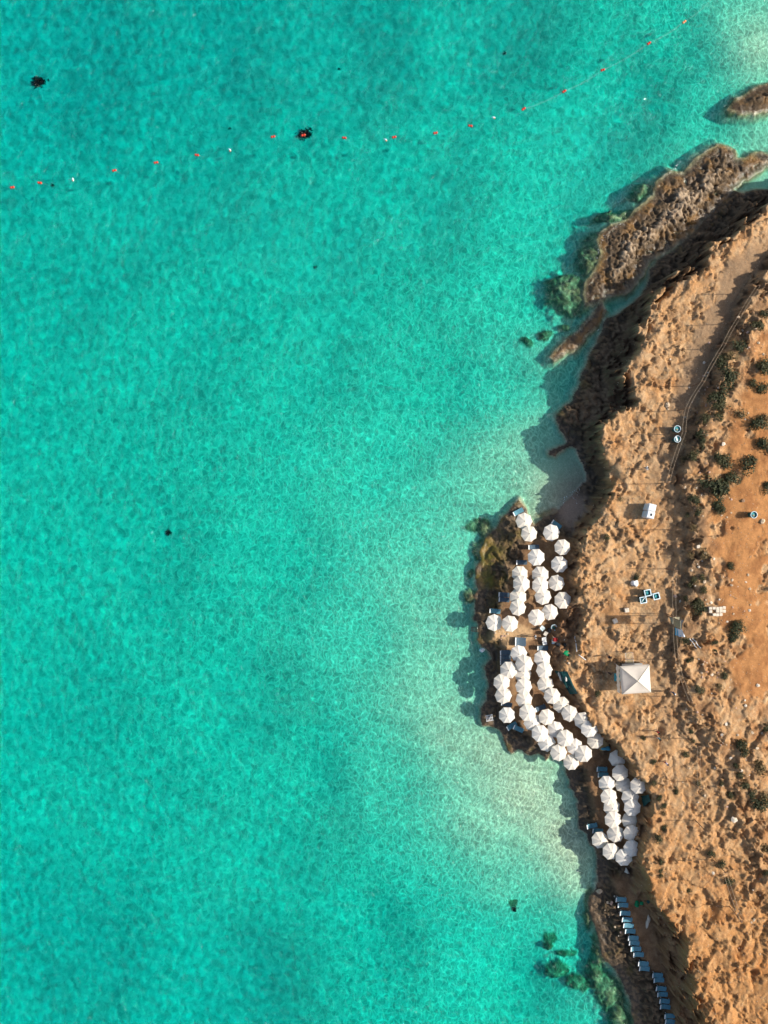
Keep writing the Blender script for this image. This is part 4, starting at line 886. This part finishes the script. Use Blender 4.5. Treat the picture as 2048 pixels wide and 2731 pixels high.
SHRUBS = [(1939,991,28),(1927,963,25),(1947,948,22),(1974,920,20),(1947,1014,25),(1927,1049,28),(1904,1061,20),(1923,1080,22),(2041,983,30),(2009,1024,14),(2037,1034,20),(2025,866,22),(2041,834,15),
 (1916,1109,18),(1880,1117,18),(1861,1129,12),(1869,1156,16),(1873,1180,16),(1978,1106,18),(2021,1131,26),(2040,1117,20),(2041,1191,26),(1849,1219,22),(1826,1226,18),(1916,1215,14),(1939,1234,22),(1920,1226,16),(2000,1242,27),(1904,1293,40),(1923,1305,25),(1951,1277,22),(1918,1340,20),(1925,1357,18),(1849,1332,18),(1861,1363,14),(1851,1406,14),(1837,1375,10),(1877,1480,20),(1845,1477,13),(1654,1330,10),(2044,1301,18),(1619,1435,12),
 (1952,1511,13),(1697,1537,11),(1877,1576,14),(1865,1606,20),(1868,1630,20),(1841,1561,14),(1850,1546,14),(1874,1543,12),(1829,1594,12),(1964,1678,22),(1961,1696,20),(1969,1660,16),(1826,1711,14),(1907,1714,10),(1841,1762,11),(1934,1801,12),(1919,1831,14),(1868,1840,14),(1595,1852,10),(1907,1735,8),
 (2043,1945,20),(1978,1990,20),(1986,2004,16),(2029,2050,24),(2021,2034,18),(1967,2042,12),(1975,2066,12),(1989,2093,18),(2008,2120,14),(1948,2120,16),(2029,2142,26),(2037,2123,18),(1924,2089,9),(1865,2090,10),(1805,2109,12),(1897,2279,13),(2043,2263,20),(1757,2239,12),(1827,2012,12),(1843,1950,10),(1851,1977,9),(1743,2034,10),(1746,2088,12),(1762,2131,10),(1769,2152,10),(1771,2171,10),(1773,2209,10),(1765,2298,10),(1763,2325,8),(1719,1969,10),(1924,2306,14),(1763,2339,8),(1837,2378,9),(1947,2351,15),(2044,2331,12)]
ZN = [('on the bank above the round bins', lambda x, y: y < 1100), ('between the cables and the big dark shrub', lambda x, y: y < 1260), ('around the white cabin height on orange soil', lambda x, y: y < 1440),
      ('right of the square bins and board', lambda x, y: y < 1700 and x > 1640), ('right of the pavilion tent', lambda x, y: y < 1900 and x > 1640), ('along the cliff edge beside the lower terrace', lambda x, y: x < 1800), ('in the lower right of the plateau', lambda x, y: True)]
cnt = {}
for (x, y, rpx) in sorted(SHRUBS, key=lambda t: t[1]):
    zn = next(n for n, q in ZN if q(x, y)); k = cnt.get(zn, 0); cnt[zn] = k + 1
    p = at_g(x, y, 0.3); s = rpx*S*1.0; r = empty('shrub', (p.x, p.y, p.z - 0.05), rng.uniform(0, 6.28)); r.scale = (s*rng.uniform(.9, 1.15), s*rng.uniform(.9, 1.15), s*rng.uniform(.7, 1.0))
    mobj('foliage', SHM[6 if rng.random() < .18 else rng.randrange(6)], None, r); mobj('stem', stm, None, r)
    if (x, y) == (1904, 1293): lab = 'largest dark green shrub, on orange soil right of the cables'
    else: lab = f"{'low' if rpx < 13 else 'dark'} green shrub, {ORD[k] if k < len(ORD) else 'last'} from the top {zn}"
    tag(r, lab, 'shrub', 'dark shrubs on the plateau')

# ------------------------------------------------------------------ loose stones
def stone_mesh(seed, mat):
    rr = random.Random(seed); bm_ = bmesh.new(); bmesh.ops.create_icosphere(bm_, subdivisions=1, radius=0.5)
    for v_ in bm_.verts: v_.co *= rr.uniform(.7, 1.15)
    for v_ in bm_.verts: v_.co.z *= 0.62
    me = bpy.data.meshes.new('stone'); bm_.to_mesh(me); bm_.free(); me.materials.append(mat); return me
STM = [stone_mesh(i, [M['stone'], M['stonew'], M['stone'], M['pinkish']][i % 4]) for i in range(8)]
CL = [(1880,1040,60,90,34,'among the shrubs of the upper bank'),(1985,905,50,50,14,'on the orange soil at the upper right'),(1865,1300,40,90,26,'beside the largest shrub'),(1985,1102,16,16,7,'around the pale-topped shrub below the round bins'),(1870,1560,40,90,30,'on the bank right of the square bins'),(1960,1560,60,90,22,'on the rocky ground right of the broken slab'),
      (1890,1800,70,110,40,'on the bank right of the pavilion'),(1960,2000,80,110,36,'among the lower right shrubs'),(1820,2200,70,150,18,'on the plateau beside the lower terrace'),(1930,1345,30,30,8,'around the shrub below the largest one'),(1325,1690,30,25,14,'on the pale rock beside the ladder'),(1490,1745,40,30,12,'between the upper and middle terraces'),(1640,2450,30,80,14,'beside the row of loungers'),(2000,2450,60,200,14,'on the lowest slope of the plateau')]
for (cx, cy, sx, sy, n, ph) in CL:
    for i in range(n):
        x, y = rng.gauss(cx, sx*0.55), rng.gauss(cy, sy*0.55)
        if x > 2046: x = 2046 - rng.uniform(0, 30)
        p = at_g(x, y, 0.05)
        if p.z < 0.5: continue
        si = rng.randrange(8); o = mobj('stone', STM[si]); s = (.12 + .34*rng.random()**2.2) * (1.3 if rng.random() < .12 else 1)
        o.location = (p.x, p.y, p.z + 0.08*s); o.scale = (s*rng.uniform(.8, 1.3), s*rng.uniform(.8, 1.2), s*rng.uniform(.7, 1.1)); o.rotation_euler = (rng.uniform(-.3, .3), rng.uniform(-.3, .3), rng.uniform(0, 6.28))
        sw = ('tan', 'white', 'tan', 'rosy')[si % 4]; sz_ = 'small' if s > .22 else 'tiny'
        tag(o, f'{sz_} {sw} loose stone {ph}', 'stone', f'{sz_} {sw} loose stones {ph}')
NAMED = [(1930,1184,0.62,1,'white stone on orange soil right of the round bins'),(1983,1335,0.6,2,'dark grey boulder on orange soil below the large shrub'),(2035,1390,0.9,0,'pale boulder below the lone round bin'),(2022,1828,0.55,1,'white-topped boulder on the orange soil at right'),(1801,1590,0.6,3,'rosy round boulder beside the cables right of the square bins'),(1845,1520,0.55,0,'tan boulder on the dark bank above the square bins'),(1926,1960,0.5,1,'white stone on the path right of the pavilion'),(1958,2186,0.9,1,'long white stone in the lower right'),(1598,2377,1.0,0,'pale boulder on the dark shore above the loungers'),(1632,2407,0.45,3,'rosy stone left of the first shore lounger'),(1780,1081,0.95,0,'rounded tan boulder by the gully above the round bins')]
for (x, y, s, k, l) in NAMED:
    p = at_g(x, y, 0.2); o = mobj('boulder', [stone_mesh(40+k, M['stone']), stone_mesh(50+k, M['stonew']), stone_mesh(60, M['stoned']), stone_mesh(70, M['pinkish'])][k]); o.location = (p.x, p.y, p.z + .12*s); o.scale = (s, s*(1.6 if 'long' in l else .85)*(0.6 if 'long' in l else 1), s*.8); o.rotation_euler = (.1, .1, rng.uniform(0, 6)); tag(o, l, 'boulder')
# pebbles: far too many and too small to pick apart
pv = []; pf = []
for i in range(5200):
    x, y = rng.uniform(1560, 2046), rng.uniform(560, 2740)
    w0 = at_z(x, y, 6.0); z = zat(w0.x, w0.y)
    if z < 3.2: continue
    s = rng.uniform(.035, .11); b0 = len(pv); t = rng.uniform(0, 6)
    for (dx, dy, dz) in ((1,0,0),(-.4,.9,0),(-.5,-.8,0),(.1,0,.9)):
        pv.append((w0.x + s*(dx*math.cos(t)-dy*math.sin(t)), w0.y + s*(dx*math.sin(t)+dy*math.cos(t)), z - .01 + s*dz))
    pf += [(b0, b0+1, b0+3), (b0+1, b0+2, b0+3), (b0+2, b0, b0+3)]
o = mobj('pebbles', mesh('pebbles', pv, pf, M['stone'])); tag(o, 'fine pale pebbles scattered over the plateau', 'pebbles', kind='stuff')

# ------------------------------------------------------------------ float line and things in the water
def float_thing(px, py, kind, label, rz):
    r = empty('marker_buoy', at_z(px, py, 0.03), R(rz)); r.scale = (.78, .78, .78)
    if kind == 'w':
        v = MB().lathe([(0.0, -0.42), (0.08, -0.3), (0.17, 0.0), (0.10, 0.22), (0.0, 0.42)], 8).mesh('float_body', M['white'])
        o = mobj('float_body', v, None, r); o.rotation_euler = (R(74), 0, R(20)); o.location = (0, 0, .08)
        o = MB().lathe([(0.175, -0.05), (0.18, 0.0), (0.13, 0.14), (0.0, 0.14)], 8).obj('band', M['orange'], r); o.rotation_euler = (R(74), 0, R(20)); o.location = (0, -0.16, .05)
    else:
        m = M['red'] if kind == 'r' else M['orange']
        for s in (-1, 1):
            o = MB().lathe([(0.07, -0.19), (0.18, -0.14), (0.21, 0.0), (0.18, 0.14), (0.07, 0.19)], 10).obj('float_body', m, r, True); o.rotation_euler = (0, R(90), 0); o.location = (s*0.19, 0, 0.06)
        MB().tube((-0.46, 0, .06), (0.46, 0, .06), 0.045).obj('collar', M['stonew'], r)
    tag(r, label, 'buoy', 'buoys of the float line')
RB = [(33,500),(106,488),(305,455),(416,434),(525,414),(728,365),(809,361),(918,368),(1051,366),(1161,355),(1254,336),(1396,291),(1504,244),(1607,187),(1730,116)]
for k, (x, y) in enumerate(RB): float_thing(x, y, 'r', f'red double float, {ORD[k]} from the left on the float line', [10, -8, 12][k % 3] + (25 if x > 1350 else 0))
float_thing(1824, 59, 'o', 'pale orange float near the top right on the visible rope', 35)
for k, (x, y) in enumerate([(195,479),(613,400),(1028,373),(1316,314)]): float_thing(x, y, 'w', f'white spindle buoy, {ORD[k]} from the left beside the float line', 20*k)
LINE = sorted(RB + [(1824,59),(1900,-4)])
for k in range(len(LINE)-1):
    a, b = at_z(*LINE[k], 0), at_z(*LINE[k+1], 0); far = LINE[k][0] < 1390; pts = []
    for i in range(9):
        q = a.lerp(b, i/8); sag = 4*(i/8)*(1-i/8); pts.append(Vector((q.x, q.y - 0.25*sag, (0.03 if not far else 0.02 - 3.0*sag))) - a)
    o = MB().path(pts, 0.010 if not far else 0.008, 5).obj('float_rope', M['cable']); o.location = a
    tag(o, f'rope span, {ORD[k]} from the left on the float line', 'rope', 'rope spans between the floats')
def weed_clump(px, py, rad, label, seed, n=240):
    z0 = -float(depth(np.array([px], float), np.array([py], float))[0]); c0 = at_z(px, py, z0); c0.z = zat(c0.x, c0.y) - 0.05; rr = random.Random(seed); v = []; f = []
    for i in range(n):
        t = rr.uniform(0, 6.28); q = abs(rr.gauss(0, .5)); x, y = rad*q*math.cos(t), rad*q*math.sin(t)*.85; h_ = rad*rr.uniform(.3, .8)*max(.25, 1-q*.5); a = rr.uniform(0, 6.28); w_ = rad*rr.uniform(.10, .22); lx, ly = rr.gauss(0, .13)*rad, rr.gauss(0, .13)*rad; k = len(v)
        v += [(x - w_*math.cos(a), y - w_*math.sin(a), 0), (x + w_*math.cos(a), y + w_*math.sin(a), 0), (x + lx + w_*.8*math.cos(a), y + ly + w_*.8*math.sin(a), h_*.7), (x + lx*1.8, y + ly*1.8, h_)]; f += [(k, k+1, k+2), (k, k+2, k+3)]
    r = empty('seaweed_clump', c0, 0); mobj('fronds', mesh('fronds', v, f, M['weed']), None, r)
    o = mobj('holdfast_rock', stone_mesh(seed, M['weed']), None, r); o.scale = (rad*1.1, rad*1.0, rad*.6); tag(r, label, 'seaweed')
weed_clump(103, 219, 1.0, 'dark round seaweed clump under water at the far upper left', 1); weed_clump(813, 356, 1.0, 'dark round seaweed clump under a red float', 2)
weed_clump(450, 1420, 0.55, 'small dark seaweed patch in open water left of centre', 3, 120); weed_clump(1347, 141, 0.35, 'tiny dark seaweed patch near the top right', 4, 80)
weed_clump(903, 182, 0.32, 'tiny dark seaweed patch near the top centre', 5, 70); weed_clump(840, 712, 0.35, 'tiny dark seaweed patch in the upper middle', 6, 70); weed_clump(612, 340, 0.30, 'tiny dark seaweed patch above the left floats', 7, 60)
weed_clump(140, 494, 0.38, 'tiny dark seaweed patch beside the second red float', 8, 70); weed_clump(1372, 2424, 0.5, 'dark seaweed patch off the row of loungers', 10, 100)
# foam licking the cove sand and the rock foot
def foam(pts, w_, seed):
    rr = random.Random(seed); v = []; f = []
    for i in range(len(pts)-1):
        a, b = Vector((*pts[i], 0)), Vector((*pts[i+1], 0)); n = max(2, int((b-a).length/3))
        for j in range(n):
            q = a.lerp(b, j/n) + Vector((rr.gauss(0, 3.0), rr.gauss(0, 3.0), 0)); P_ = at_z(q.x, q.y, 0.055); P_.z = max(0.055, zat(P_.x, P_.y) + .015); k = len(v); s = w_*rr.uniform(.4, 1.2); t = rr.uniform(0, 6)
            for m_ in range(5): v.append(P_ + Vector((s*math.cos(t+m_*1.257)*rr.uniform(.5, 1.3), s*math.sin(t+m_*1.257)*rr.uniform(.5, 1.3), 0)))
            f.append((k, k+1, k+2, k+3, k+4))
    return v, f
fv = []; ff = []
for i, (pts, w_) in enumerate([([(1498,1338),(1512,1322),(1530,1312),(1548,1306)], .07), ([(1536,1306),(1545,1318),(1540,1330)], .05), ([(1520,1322),(1535,1330),(1537,1345)], .05), ([(1596,690),(1600,660),(1604,640),(1622,622)], .045), ([(1790,462),(1805,440),(1815,425)], .06), ([(1640,610),(1655,600),(1668,592)], .04), ([(1600,872),(1590,880)], .06)]):
    v, f = foam(pts, w_, 30+i); k = len(fv); fv += v; ff += [tuple(q+k for q in g) for g in f]
o = mobj('foam', mesh('foam', fv, ff, M['foam'])); tag(o, 'thin white foam along the cove and rock foot', 'foam', kind='stuff')
